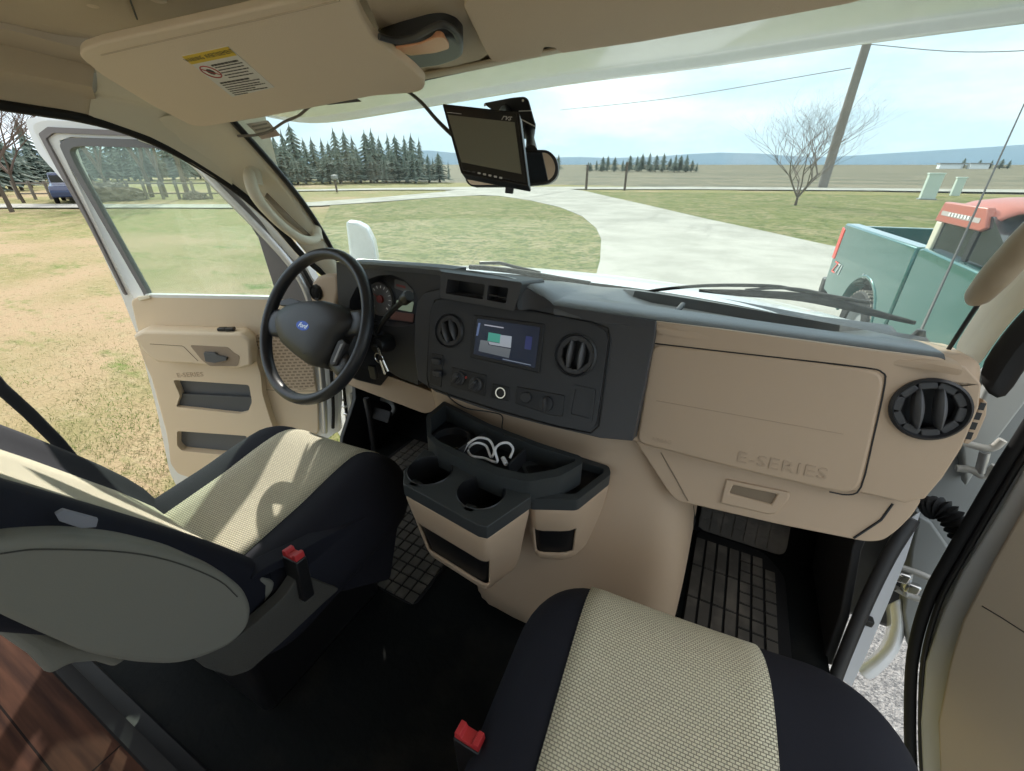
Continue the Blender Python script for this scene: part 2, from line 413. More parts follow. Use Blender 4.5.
# right A pillar trim
pr_in = [gl[0][-1], gl[1][-1], gl[2][-1], gl[3][-1], gl[4][-1], gl[6][-1]]
pr_in = [p+V((.0, -.006, 0)) for p in pr_in]
pr_mid = row([(962, 352), (978, 326), (1000, 297), (1030, 268), (1075, 230), (1140, 160)], [.825, .83, .835, .84, .845, .845])
pr_out = row([(975, 374), (992, 346), (1012, 320), (1040, 292), (1080, 254), (1150, 180)], [.85, .853, .857, .86, .86, .86])
struct(loft('trim_11', [pr_in, pr_mid, pr_out], PILLAR, sub=2))
so = row([(987, 398), (1003, 368), (1026, 338), (1054, 308), (1094, 268), (1164, 194)], [.862, .866, .87, .872, .874, .874])
so2 = [p+V((.035, .02, -.01)) for p in so]
struct(loft('trim_12', [pr_out, so, so2], RUBBER, thick=.006, sub=1))
# overhanging front of the motorhome above the glass
oh_px = [(255, 108), (262, 115), (300, 122.5), (340, 121.5), (430, 107), (560, 86), (700, 68.5), (860, 45), (1024, 24), (1200, 2)]
oh_y = [1.18, 1.30, 1.42, 1.48, 1.52, 1.54, 1.54, 1.52, 1.48, 1.42]
lip = [P(u, v, y=y) for (u, v), y in zip(oh_px, oh_y)]
lip = catmull(lip, 4)
back = [V((p.x, min(p.y, 0.93), 1.335)) for p in lip]
ovr = [back, [V((p.x, p.y-.10, p.z+.014)) for p in lip], [V((p.x, p.y-.045, p.z+.016)) for p in lip], [p+V((0, -.035, .002)) for p in lip], lip,
       [p+V((0, .02, .006)) for p in lip], [p+V((0, .035, .03)) for p in lip], [p+V((0, .03, .6)) for p in lip], [V((p.x, -.3, p.z+.62)) for p in lip]]
struct(loft('overcab_shell', ovr, WHITE, thick=0, sharp=60))
# ================================================================== DASHBOARD
dash = thing('dashboard', 'two-tone van dashboard, charcoal centre and top, beige on the passenger side', 'dashboard', (0, 1.0, .5))
def S(u): # front lip of the top pad: pixel u -> v and y
    T = [(338, 260.5, .815), (380, 263.5, .80), (420, 266.5, .80), (470, 271.5, .80), (505, 277.5, .80), (525, 283.5, .80), (540, 292.5, .80), (553, 302.5, .805), (600, 309.5, .82),
         (656, 317.5, .83), (720, 325.5, .835), (800, 336, .84), (870, 345, .84), (925, 352.5, .83), (946, 356, .82)]
    for a, b in zip(T, T[1:]):
        if u <= b[0]:
            t = (u-a[0])/(b[0]-a[0]); return (a[1]+(b[1]-a[1])*t, a[2]+(b[2]-a[2])*t)
    return T[-1][1:]
us = [338, 360, 380, 400, 420, 445, 470, 490, 505, 515, 525, 533, 540, 547, 553, 570, 585, 600, 625, 656, 690, 720, 760, 800, 835, 870, 900, 925, 946]
lip_ = [P(u, S(u)[0], y=S(u)[1]) for u in us]
def base_at(x):
    for a, b in zip(B_, B_[1:]):
        if x <= b.x: return a.lerp(b, max(0, (x-a.x)/(b.x-a.x)))
    return B_[-1]
def trough(x, y):   # the recessed tray along the passenger side
    if x < .13 or x > .66: return 0
    t = min(1, (x-.13)/.05, (.66-x)/.06)
    return t*.022 if .905 < y < 1.12 else 0
rails = [[p+V((0, .0, -.016)) for p in lip_], [p+V((0, -.003, -.004)) for p in lip_], [p+V((0, .008, .0)) for p in lip_]]
for f in (.12, .22, .26, .30, .5, .7, .76, .80, .9, 1.0):
    rw = []
    for p in lip_:
        b = base_at(p.x); q = p.lerp(b, f); lift = (p.z-b.z-.02)*0
        # keep the pad level first, then falling to the glass
        ee = 1.0 if p.x < -.02 else min(1.6, 1.0+(p.x+.02)*4); q.z = p.z + (b.z-p.z)*f**ee
        tt = 0
        if .17 < p.x < .68 and .25 < f < .77: tt = .024*min(1, (p.x-.17)/.05, (.68-p.x)/.06)
        q.z -= tt; rw.append(q)
    rails.append(rw)
TOPP = mat('pad_charcoal', (.10, .105, .11, 1), .32, bump=(900, .2))
loft('top_pad', rails, TOPP, dash, sharp=28)
tube('tray_divider', [P(676, 311, y=.92)+V((0, 0, -.004)), P(683, 303, y=1.02)+V((0, 0, -.004))], .006, CHAR, dash, n=8)
# passenger side: main beige panel
PF = Frame((0, .83, .82), (1, 0, 0), (0, -.06, -.26), (0, -1, .2)); PF = Frame(PF.o, (1, 0, 0), (0, .06, .26), (0, -1, 0))
PF.n = PF.n if PF.n.y < 0 else -PF.n
main = PF.pxs([(655, 321), (720, 329), (800, 340), (880, 351), (940, 358), (966, 367), (982, 384), (979, 408), (962, 448), (943, 478), (925, 499), (905, 503), (862, 493), (790, 479), (700, 459), (631, 440), (641, 385)], .018)
vc = PF.px(929, 409, .02); VR = .0435
gb = PF.pxs([(652, 344), (720, 352), (800, 361), (868, 369.5), (881, 374), (884, 384), (872, 440), (860, 486), (848, 494), (830, 491), (740, 470), (636, 443)], .0235)
bm = bmesh.new()
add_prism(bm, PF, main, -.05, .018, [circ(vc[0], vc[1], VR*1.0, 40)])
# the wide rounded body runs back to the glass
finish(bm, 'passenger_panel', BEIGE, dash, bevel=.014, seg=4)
# fill from the panel up to the lip (the rolled top edge)
u2 = [656, 690, 720, 760, 800, 835, 870, 900, 925, 946, 962]
rl = []
for dv, y, k in ((3, 0, 0), (5, -.012, 0), (10, -.022, 0), (17, -.024, 0)):
    rl.append([P(u, (S(u)[0] if u <= 946 else 360)+dv, y=(S(u)[1] if u <= 946 else .815)+y) for u in u2])
rl[0] = [p+V((0, .03, -.004)) for p in rl[0]]
loft('panel_roll', rl, BEIGE, dash, sub=1)
# end of the dash behind the panel
EF = Frame((.80, 0, 0), (0, 1, 0), (0, 0, 1), (1, 0, 0))
prism('end_cap', EF, [(.86, .58), (.86, .79), (.89, .825), (1.0, .81), (1.05, .77), (1.05, .58)], -.10, .012, BEIGE, dash, bevel=.02, seg=4)
gd = prism('glovebox_door', PF, gb, .010, .0235, BEIGE, dash, r=.02, bevel=.005)
# dark shut line around the door
tube('shut_line', [PF.at(a, b, .0185) for a, b in PF.pxs([(652, 343.5), (720, 351.5), (800, 360.5), (868, 368.5), (883, 373), (886, 384), (874, 440), (862, 488), (849, 496), (830, 493)], .0235)], .0013, BLACK, dash, n=6, smooth=3)
bfr = PF.pxs([(656, 397)])[0]; q1, q2 = PF.px(658, 398), PF.px(840, 430)
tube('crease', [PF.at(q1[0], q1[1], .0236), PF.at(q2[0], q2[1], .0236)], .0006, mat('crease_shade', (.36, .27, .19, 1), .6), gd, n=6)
t0_, t1_ = PF.px(731, 450), PF.px(828, 469); c2 = PF.px(779, 461)
ang = math.atan2(t1_[1]-t0_[1], t1_[0]-t0_[0])
text('lettering', 'E-SERIES', subframe(PF, c2[0], c2[1], .0240, ang), .030, mat('embossed_beige', (.415, .31, .217, 1), .45), gd, depth=.0008, space=1.08, sx=1.22)
c3 = PF.px(658, 436); text('airbag_lettering', 'AIRBAG', subframe(PF, c3[0]+.01, c3[1], .0240, ang), .011, MATS['embossed_beige'], gd, depth=.0003)
# round vents
def round_vent(fr, R, parent, rot=0.0, name='air_vent'):
    o = lathe(name, fr, [(R*1.12, -.002), (R*1.13, .004), (R*1.04, .008), (R*1.0, .005), (R*.93, -.004), (R*.90, -.028), (0, -.029)], DARK, parent, n=40)
    bm = bmesh.new()
    for k in range(10):     # teeth inside the ring
        a = 2*PI*k/10; f2 = subframe(fr, R*.91*math.cos(a), R*.91*math.sin(a), 0, a)
        add_box(bm, f2.at(-.002, 0, -.004), (.012, .023, .012), Matrix((f2.e1, f2.e2, f2.n)).transposed())
    finish(bm, 'vent_teeth', CHAR, o, bevel=.002)
    for s in (-1, 1):      # the two curved barrel blades
        rl = []
        for i in range(9):
            t = -1+2*i/8; w = math.cos(t*1.2); f3 = subframe(fr, 0, 0, 0, rot)
            cx = s*R*.30
            rl.append([f3.at(cx-R*.20*w, t*R*.74, -.018), f3.at(cx-R*.17*w, t*R*.78, .0+.010*w), f3.at(cx, t*R*.80, .004+.012*w), f3.at(cx+R*.17*w, t*R*.78, .0+.010*w), f3.at(cx+R*.20*w, t*R*.74, -.018)])
        loft('vent_blade', rl, mat('blade_grey', (.085, .085, .09, 1), .45), o, closed=True, caps=True, sub=1)
    return o
round_vent(subframe(PF, vc[0], vc[1], .020), VR, dash, rot=.22)
# lower part of passenger side with the drawer pull
LF = Frame((0, .765, .55), (1, 0, 0), (0, .13, .35), (0, -1, .3))
low = LF.pxs([(634, 438), (700, 456), (790, 477), (862, 491), (922, 497), (912, 514), (896, 530), (882, 540), (866, 541), (780, 524), (676, 500), (668, 490)])
prism('lower_panel', LF, low, -.06, .004, BEIGE, dash, bevel=.010, seg=3, r=.01)
pk = LF.pxs([(726, 478), (789, 491), (789, 497), (776, 512), (768, 513), (720, 502)])
prism('drawer_pull', LF, pk, .002, .009, BEIGE, dash, bevel=.003, holes=[LF.pxs([(733, 484), (777, 493), (771, 503), (729, 492)])])
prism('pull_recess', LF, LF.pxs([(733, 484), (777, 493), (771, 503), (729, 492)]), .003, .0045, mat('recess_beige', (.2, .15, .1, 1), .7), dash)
tube('lower_seam', [LF.at(*LF.px(892, 503), .004), LF.at(*LF.px(880, 519), .005), LF.at(*LF.px(853, 537), .005)], .002, BLACK, dash, n=6)
tube('left_seam', [LF.at(*LF.px(661, 452), .004), LF.at(*LF.px(676, 478), .005), LF.at(*LF.px(688, 500), .005)], .0012, MATS['recess_beige'], dash, n=6)
# side demister grille on the end of the dash
DF = Frame((.815, .86, .7), (0, 1, 0), (0, 0, 1), (1, 0, 0)); DF = Frame(PF.at(*PF.px(980, 420), -.03), (1, .0, 0), (0, .06, .26), (0, -1, 0))
ol = DF.pxs([(983, 399), (987, 402), (986, 415), (976, 438), (968, 444), (963, 443), (972, 420)])
prism('demister_grille', DF, ol, -.03, .002, BEIGE, dash, bevel=.002)
for k in range(4):
    a, b = (985.5-k*4.4, 404-0+k*10), None
    prism('grille_slot', DF, DF.pxs([(980-k*4.4, 402+k*9.7), (985.5-k*4.2, 403+k*9.7), (982.5-k*4.2, 410+k*9.7), (976.5-k*4.4, 409+k*9.7)]), .0015, .0032, BLACK, dash)
# ---- centre stack
STK = Frame((0, .755, .73), (1, 0, 0), (0, .07, .185), (0, -1, 0))
hs_px = [(415, 318), (417, 303), (424, 293), (440, 289), (500, 298), (560, 306), (656, 321), (655, 335), (645, 385), (632.5, 441), (600, 438), (540, 424), (480, 408), (436, 392), (418, 380), (414, 350)]
v1 = STK.px(451, 331); v2 = STK.px(576.5, 355); vh = [circ(v1[0], v1[1], .0335, 32), circ(v2[0], v2[1], .038, 32)]
prism('centre_housing', STK, STK.pxs(hs_px), -.12, 0, CHAR, dash, bevel=.006, seg=4, holes=vh)
prism('housing_back', STK, STK.pxs(hs_px), -.13, -.05, BLACK, dash)
# shelf on top of the housing up to the pad lip
u3 = [553, 570, 585, 600, 625, 656]
loft('housing_shelf', [[P(u, S(u)[0]+2.0, y=S(u)[1]) + V((0, .02, -.004)) for u in u3], [P(u, S(u)[0]+6, y=S(u)[1]-.02) for u in u3], [P(u, S(u)[0]+11+(656-u)*.04, y=.79) for u in u3]], TOPP, dash, sub=1)
bz = [(432, 312), (436, 302), (446, 300), (520, 310), (592, 324), (606, 330), (609, 340), (603, 385), (597, 424), (590, 431), (560, 425), (500, 409), (450, 393), (431, 385), (429, 376)]
prism('centre_bezel', STK, rpoly(STK.pxs(bz), .008), -.004, .007, DARK, dash, bevel=.0015, holes=vh)
tube('bezel_seam', [STK.at(a, b, .001) for a, b in STK.pxs([(430.5, 312), (435, 300), (446, 298), (520, 308), (592, 322), (608, 328), (611, 340), (605, 385), (599, 426), (591, 433), (560, 427), (500, 411), (450, 395), (429, 387), (427, 376)])], .0016, BLACK, dash, n=6, closed=True)
# stereo with its lit screen
so_ = STK.pxs([(476, 315), (546, 324), (541, 373), (472, 357)])
st = prism('stereo', STK, so_, .004, .010, BLACK, dash, bevel=.002)
scr = mat('screen_navy', (.008, .010, .018, 1), .25, emit=((.006, .010, .022, 1), .6))
so2_ = STK.pxs([(480, 319), (542, 327.5), (537, 368), (476, 354)])
prism('screen', STK, so2_, .010, .011, scr, st)
def scrq(name, q, col, e=.55):
    prism(name, STK, STK.pxs(q), .011, .0115, mat('screen_'+name, (.02, .02, .02, 1), .1, emit=(col, e)), st)
scrq('green_tile', [(491, 332.5), (503, 334.5), (502, 343), (490, 341)], (.03, .30, .22, 1))
scrq('white_tile', [(503, 335), (514, 336.5), (513, 348), (492, 344.5), (490.5, 341.5), (502, 343.5)], (.33, .37, .42, 1))
scrq('grey_tile', [(483, 340), (490, 341), (491, 345), (513, 349), (511, 358), (481, 351)], (.13, .15, .17, 1))
scrq('status_line', [(487, 324.5), (506, 327.5), (505.7, 328.7), (486.8, 325.7)], (.35, .35, .4, 1))
scrq('phone_tile', [(528, 336), (534.5, 337), (533, 350), (526.5, 349)], (.02, .03, .12, 1))
scrq('bottom_line', [(505, 358.5), (533, 364.5), (532.8, 365.4), (504.8, 359.4)], (.2, .24, .3, 1))
scrq('side_icons', [(481, 323), (483, 323.3), (480.5, 336), (478.5, 335.7)], (.08, .12, .25, 1))
# centre vents
round_vent(subframe(STK, v1[0], v1[1], .006), .0345, dash, rot=.45)
round_vent(subframe(STK, v2[0], v2[1], .006), .039, dash, rot=0.0)
# slider control, knobs, lighter ring, toggles, blank pocket
prism('slider_control', STK, STK.pxs([(434, 353), (445, 355), (443, 387), (431, 383)]), .006, .009, BLACK, dash, bevel=.001)
for (u, v) in ((440, 361), (441, 373)):
    a, b = STK.px(u, v); box('slider_knob', STK.at(a, b, .014), (.022, .012, .014), CHAR, dash, .003)
hp = prism('heater_panel', STK, STK.pxs([(454, 367), (488, 375), (486.5, 396), (452, 386)]), .006, .009, BLACK, dash, bevel=.001)
for u, v in ((461, 378), (478, 384)):
    a, b = STK.px(u, v); f = subframe(STK, a, b, .009); kn = lathe('heater_knob', f, [(.0165, 0), (.0165, .004), (.013, .006), (.012, .010), (0, .010)], CHAR, dash, n=24)
    box('knob_grip', f.at(0, 0, .014), (.008, .012, .026), CHAR, kn, .003, Matrix(((.8, 0, .6), (0, 1, 0), (-.6, 0, .8))))
a, b = STK.px(467, 377); prism('red_mark', STK, circ(a+.003, b, .003, 10), .009, .0098, REDINK, hp)
a, b = STK.px(502.5, 392.5); f = subframe(STK, a, b, .007)
prism('socket_plate', STK, STK.pxs([(494, 383), (511, 387), (510, 401), (493, 397)]), .006, .009, BLACK, dash, bevel=.002)
sk = lathe('power_socket', f, [(.0125, 0), (.0125, .004), (.0115, .0045), (.0095, .003), (.0090, -.012), (0, -.012)], BLACK, dash, n=24)
tube('socket_ring', [f.at(.0112*math.cos(2*PI*k/20), .0112*math.sin(2*PI*k/20), .0035) for k in range(20)], .0014, mat('lit_ring', (.7, .7, .65, 1), .3, emit=((.6, .6, .5, 1), .35)), sk, n=6, closed=True)
prism('switch_plate', STK, STK.pxs([(518, 386), (566, 395), (564, 416), (553, 415), (517, 403)]), .006, .009, BLACK, dash, bevel=.002, r=.004)
a, b = STK.px(528, 397); lathe('lighter', subframe(STK, a, b, .009), [(.0125, 0), (.0125, .005), (.010, .007), (0, .007)], DARK, dash, n=24)
a, b = STK.px(548, 403); f = subframe(STK, a, b, .009); kn = lathe('mode_knob', f, [(.016, 0), (.015, .005), (0, .005)], DARK, dash, n=24)
box('knob_grip', f.at(0, 0, .012), (.007, .012, .030), CHAR, kn, .003)
prism('blank_pocket', STK, STK.pxs([(574, 384), (597, 389), (593, 422), (569, 416)]), .006, .010, DARK, dash, bevel=.002, r=.005, holes=[STK.pxs([(577, 388), (594, 392), (590.5, 418), (572, 413)])])
# pod above with two pigeon holes
PDf = Frame((0, .765, .85), (1, 0, 0), (0, .05, .30), (0, -1, 0))
pod = PDf.pxs([(441, 272), (520, 281.5), (522, 284), (514, 311), (440, 298)])
prism('pod_housing', PDf, pod, -.12, .0, CHAR, dash, bevel=.004, r=.004, holes=[PDf.pxs([(447.5, 279), (485, 284.5), (483, 299.5), (445.5, 293.5)]), PDf.pxs([(488.5, 285), (508.5, 288), (506, 303.5), (486.5, 300)])])
prism('pod_back', PDf, PDf.pxs([(443, 275), (516, 284), (511, 308), (441, 296)]), -.125, -.05, BLACK, dash)
tube('pod_slat', [PDf.at(*PDf.px(488, 295), -.006), PDf.at(*PDf.px(507, 298.5), -.006)], .0018, DARK, dash, n=6)
# sloping cheek at the right of the pod
ck = [[P(520, 283, y=.77), P(521, 284, y=.80), P(533, 289, y=.80), P(553, 303.5, y=.80)], [P(515, 311, y=.762), P(522, 310, y=.775), P(530, 309.5, y=.785), P(556, 307, y=.785)]]
loft('pod_cheek', ck, CHAR, dash, sub=1)
loft('pod_top', [[P(u, S(u)[0]+.5, y=S(u)[1]-.0)+V((0, .01, -.001)) for u in (436, 460, 485, 505, 522)], [P(u, v, y=.765) for u, v in ((441, 271.5), (460, 274.2), (485, 277.5), (505, 280), (521, 282.5))]], CHAR, dash)
# ---- instrument cluster
CF = Frame((0, .86, .80), (1, 0, 0), (0, .06, .30), (0, -1, 0))
HF = Frame((0, .805, .80), (1, 0, 0), (0, .03, .30), (0, -1, 0))
hole = HF.pxs([(350, 300), (356, 288), (366, 280), (378, 275.5), (392, 275), (403, 279), (412, 287), (417, 296), (419.5, 306), (419, 322), (402, 327), (348, 322)])
outer = HF.pxs([(336, 262), (380, 265), (420, 268), (443, 271), (441, 296), (424, 300), (419, 308), (418, 385), (400, 378), (372, 362), (344, 350), (338, 300)])
prism('cluster_hood', HF, outer, -.10, .0, CHAR, dash, bevel=.004, holes=[hole])
cl = prism('instrument_cluster', CF, CF.pxs([(345, 326), (348, 290), (362, 274), (395, 270), (416, 282), (424, 300), (423, 324)]), -.02, 0, DARK, dash)
GA = mat('gauge_grey', (.16, .15, .14, 1), .5); GW = mat('gauge_white', (.6, .6, .56, 1), .5, emit=((.3, .3, .28, 1), .3)); GR = mat('gauge_red', (.32, .06, .05, 1), .5)
LCD = mat('gauge_lcd', (.20, .26, .19, 1), .3, emit=((.16, .20, .14, 1), .5)); ODO = mat('gauge_odo', (.10, .06, .05, 1), .3, emit=((.10, .05, .04, 1), .2))
a, b = CF.px(381, 299); R_ = .040
g1 = lathe('speedometer', subframe(CF, a, b, 0), [(R_*1.15, 0), (R_*1.12, .008), (R_, .004), (R_*.98, .001), (0, .001)], GA, cl, n=36)
for k in range(13):
    t = PI*1.25-k*PI*1.5/12; f = subframe(CF, a+R_*.82*math.cos(t), b+R_*.82*math.sin(t), .002, t); box('tick', f.at(0, 0), (.007, .001, .0016), GW, g1, 0, Matrix((f.e1, -f.n, f.e2)).transposed())
lathe('needle_hub', subframe(CF, a, b, .001), [(.011, 0), (.010, .006), (0, .007)], GR, g1, n=20)
tube('needle', [CF.at(a, b, .005), CF.at(a-.022, b+.012, .005)], .0012, GR, g1, n=6)
prism('fuel_gauge', CF, CF.pxs([(395, 279), (406, 282), (414, 291), (413, 295), (395, 288)]), 0, .002, GA, cl, r=.003)
prism('red_zone', CF, CF.pxs([(397, 284), (406, 286), (406, 288.5), (397, 286)]), .002, .003, GR, cl)
prism('display', CF, CF.pxs([(397, 300), (414, 302), (412, 312), (396, 309)]), 0, .002, LCD, cl, r=.003)
prism('odometer', CF, CF.pxs([(392, 311), (414, 314), (413, 322), (391, 319)]), 0, .003, ODO, cl)
# left end of the dash: beige cap with the lamp switch
LE = Frame((0, .90, .80), (1, 0, 0), (0, .05, .30), (0, -1, 0))
prism('left_end_cap', LE, LE.pxs([(317, 282), (322, 276), (332, 273), (343, 273), (344, 290), (339, 322), (324, 318), (314, 296)]), -.10, .02, BEIGE, dash, bevel=.012, seg=4)
a, b = LE.px(322.5, 292); round_vent(subframe(LE, a, b, .021), .021, dash, name='lamp_switch')
# beige knee panel under the column
KF = Frame((0, .80, .52), (1, 0, 0), (0, .08, .25), (0, -1, .3))
prism('knee_panel', KF, KF.pxs([(338, 362), (352, 364), (400, 380), (430, 391), (446, 398), (440, 410), (424, 413.5), (385, 399), (346, 384), (334, 378)]), -.05, .0, BEIGE, dash, bevel=.008, r=.006)
box('under_dash', (-.45, 1.12, .58), (.7, .5, .16), BLACK, dash, .02)
box('dash_core', (.30, 1.08, .66), (1.0, .42, .20), BLACK, dash, .02)
# ================================================================== ENGINE COVER AND CONSOLE
def ring(xl, xr, yf, yb, z, r, n=6):
    pts = rpoly([(xl, yb), (xl, yf), (xr, yf), (xr, yb)], r, n)
    return [V((a, b, z)) for a, b in pts]
ec = thing('engine_cover', 'beige moulded engine cover bulging out below the centre of the dashboard', 'engine cover', (.1, .9, 0))
rg = []
for xl, xr, yf, z, r in ((-.05, .470, .610, .0, .10), (-.05, .475, .625, .10, .11), (-.08, .475, .665, .25, .11), (-.14, .465, .71, .38, .10), (-.22, .44, .75, .48, .09), (-.24, .39, .775, .54, .08), (-.26, .345, .79, .585, .06), (-.27, .32, .80, .61, .04)):
    rg.append(ring(xl, xr, yf, 1.25, z, r))
loft('cover_shell', rg, BEIGE, ec, closed=True, sub=1, caps=True, sharp=80)
tube('lap_bracket', [P(677, 503, y=.83), P(683, 507, y=.83), P(682, 514, y=.83), P(676, 513, y=.83)], .004, BLACK, ec, n=8, smooth=3)
loft('cover_edge', [[P(640, 447, y=.80), P(668, 478, y=.82), P(688, 505, y=.84), P(690, 520, y=.86), P(684, 545, y=.90)], [P(645, 447, y=.81), P(672, 478, y=.83), P(693, 505, y=.85), P(695, 520, y=.87), P(688, 545, y=.91)]], RUBBER, ec, thick=.006)
cs = thing('console', 'beige console with dark trays and two cup holders hung on the engine cover', 'console', (0, .6, .3))
TF = Frame((0, 0, .56), (1, 0, 0), (0, 1, 0), (0, 0, 1))
tr = TF.pxs([(444, 401), (426, 416), (427, 436), (436, 446), (470, 463), (498, 475), (528, 482), (560, 476), (583, 463), (581, 456), (540, 443), (490, 424)])
trh = TF.pxs([(445, 405), (430, 418), (431, 434), (439, 441), (470, 456), (500, 468), (527, 474), (556, 469), (576, 461), (575, 458), (538, 447), (490, 429)])
prism('upper_tray', TF, tr, -.055, .0, TRAY, cs, holes=[trh], bevel=.006, r=.008)
prism('tray_floor', TF, trh, -.050, -.046, BLACK, cs)
cf = TF.px(450, 427); lathe('tray_cup_ring', subframe(TF, cf[0], cf[1], -.042), [(.046, -.004), (.046, .012), (.041, .012), (.038, -.004)], DARK, cs, n=28)
a, b = TF.px(466, 447), TF.px(478, 428); box('tray_rib', TF.at((a[0]+b[0])/2, (a[1]+b[1])/2, -.028), (.004, .085, .04), DARK, cs, .001, Matrix.Rotation(-.25, 3, 'Z'))
a, b = TF.px(512, 462), TF.px(522, 444); box('tray_rib', TF.at((a[0]+b[0])/2, (a[1]+b[1])/2, -.028), (.004, .07, .04), DARK, cs, .001, Matrix.Rotation(-.1, 3, 'Z'))
BF = Frame((0, 0, .53), (1, 0, 0), (0, 1, 0), (0, 0, 1))
bt = BF.pxs([(424, 449), (404, 470), (403, 484), (478, 525), (487, 527), (531, 497), (528, 482), (490, 470)])
h1, h2 = BF.px(430, 470), BF.px(481, 492)
prism('cup_holder_top', BF, bt, -.03, .0, TRAY, cs, holes=[circ(h1[0], h1[1], .047, 26), circ(h2[0], h2[1], .047, 26)], bevel=.005)
for h in (h1, h2):
    lathe('cup_well', subframe(BF, h[0], h[1], 0), [(.050, -.002), (.047, .002), (.045, -.004), (.041, -.07), (0, -.072)], BLACK, cs, n=28)
for h, q in ((h1, (404, 492)), (h2, (463, 517))):
    k = BF.px(*q); d = (V(k)-V(h)).normalized()
    m_ = V(h)+d*.047; box('cup_notch', BF.at(m_.x, m_.y, -.006), (.02, .022, .012), BLACK, cs, .002, Matrix.Rotation(math.atan2(d.y, d.x), 3, 'Z'))
def bin_body(name, top, z0, z1, shrink, slot, par, mt, smat=BLACK):
    """tapered open box with a letterbox opening cut through its near faces"""
    c = V((sum(p[0] for p in top)/len(top), sum(p[1] for p in top)/len(top)))
    lev = [0, .08, .38, .82, .92, 1.0]; sh = [0, 0, .35*shrink, .8*shrink, shrink, shrink*1.5]
    bm = bmesh.new(); R = []
    pts = rpoly(top, .03, 3)
    for t, s in zip(lev, sh):
        R.append([bm.verts.new(V((p[0]+(c.x-p[0])*s, p[1]+(c.y+.04-p[1])*s, z0+(z1-z0)*t))) for p in pts])
    n = len(pts)
    for i in range(len(R)-1):
        for j in range(n):
            k = (j+1) % n; mid = (V(pts[j])+V(pts[k]))/2
            if i == 2 and slot(mid): continue
            bm.faces.new([R[i][j], R[i][k], R[i+1][k], R[i+1][j]])
    bm.faces.new(R[-1])
    o = finish(bm, name, mt, par); s = o.modifiers.new('solid', 'SOLIDIFY'); s.thickness = .006; s.offset = -1
    b = o.modifiers.new('bevel', 'BEVEL'); b.width = .002; b.segments = 2; b.limit_method = 'ANGLE'
    return o
bp = [(p[0], p[1]) for p in bt]
p0, p1 = V(bt[2]), V(bt[5])
dl = (V(bt[3])-V(bt[2])).normalized()
def slot1(m):   # opening on the long near side
    w = m-V(bt[2]); al = w.dot(dl); return .012 < al < (V(bt[3])-V(bt[2])).length+.02 and abs(w.x*dl.y-w.y*dl.x) < .035
bin_body('front_bin', [tuple(p) for p in bp], .50, .305, .22, slot1, cs, BEIGE)
bin_body('bin_liner', [tuple(V(p)+(V((.03, .56))-V(p))*.09) for p in bp], .47, .315, .22, lambda m: False, cs, BLACK)
RF = Frame((0, 0, .515), (1, 0, 0), (0, 1, 0), (0, 0, 1))
rt = RF.pxs([(520, 462), (575, 455), (609, 466), (611, 474), (578, 500), (530, 499), (528, 480)])
rh = RF.pxs([(525, 466), (574, 460), (603, 468), (604, 472), (575, 494), (534, 492), (532, 480)])
prism('side_bin_rim', RF, rt, -.028, .0, TRAY, cs, holes=[rh], bevel=.005, r=.008)
dl2 = (V(rt[4])-V(rt[5])).normalized()
def slot2(m):
    w = m-V(rt[5]); al = w.dot(dl2); return .004 < al < (V(rt[4])-V(rt[5])).length+.012 and abs(w.x*dl2.y-w.y*dl2.x) < .025
bin_body('side_bin', [tuple(p) for p in rt], .488, .315, .16, slot2, cs, BEIGE)
bin_body('bin_liner', [tuple(V(p)+(V((.19, .67))-V(p))*.10) for p in rt], .49, .325, .16, lambda m: False, cs, BLACK)
prism('bin_floor', RF, rh, -.05, -.02, BLACK, cs)
# cables lying in the tray, cord hanging from the stack
def cz(u, v, z=.535): return P(u, v, z=z)
tube('charging_cable', [cz(463, 452), cz(468, 444, .55), cz(478, 438, .56), cz(489, 440, .56), cz(494, 450, .55), cz(491, 457), cz(486, 446, .55), cz(476, 443, .56), cz(468, 449), cz(472, 456), cz(484, 458), cz(497, 462, .55), cz(495, 450, .57), cz(500, 444, .57), cz(508, 443, .57), cz(513, 449, .56), cz(510, 458, .55)], .0028, WIRE, n=8, smooth=6)
tag(bpy.context.scene.objects['charging_cable'], 'coiled white charging cable lying in the dark upper tray of the console', 'cable')
pc = [P(444, 386, y=.72), P(450, 398, y=.71), P(466, 408, y=.735), P(490, 412, y=.755), P(502, 416, y=.755), P(502, 428, y=.745), P(505, 437, z=.56)]
tag(tube('thin_cord', pc, .0016, BLACK, n=6, smooth=6), 'thin black cord drooping below the centre stack into the console tray', 'cord')
cl_ = thing('plug', 'white cable plug end resting in the console tray', 'plug', tuple(cz(507, 460)))
tube('plug_body', [cz(503, 458, .548), cz(506, 464, .548)], .005, WIRE, cl_, n=8)
# ================================================================== STEERING WHEEL AND COLUMN
A_ = math.radians(31); Y_ = math.radians(-5)
wn = V((math.sin(Y_)*math.cos(A_), -math.cos(Y_)*math.cos(A_), math.sin(A_)))
we1 = V((math.cos(Y_), math.sin(Y_), 0)); we2 = wn.cross(we1)
if we2.z < 0: we2 = -we2
WC = V((-.488, .680, .740))
WF = Frame(WC, we1, we2, wn)
sw = thing('steering_wheel', 'black four-spoke steering wheel with a blue oval badge in front of the driver seat', 'steering wheel', tuple(WC))
RW = .187
tube('rim', [WF.at(RW*math.cos(2*PI*k/64), RW*math.sin(2*PI*k/64), 0) for k in range(64)], .0138, LEATHER, sw, n=16, closed=True, upv=wn, flat=1.15)
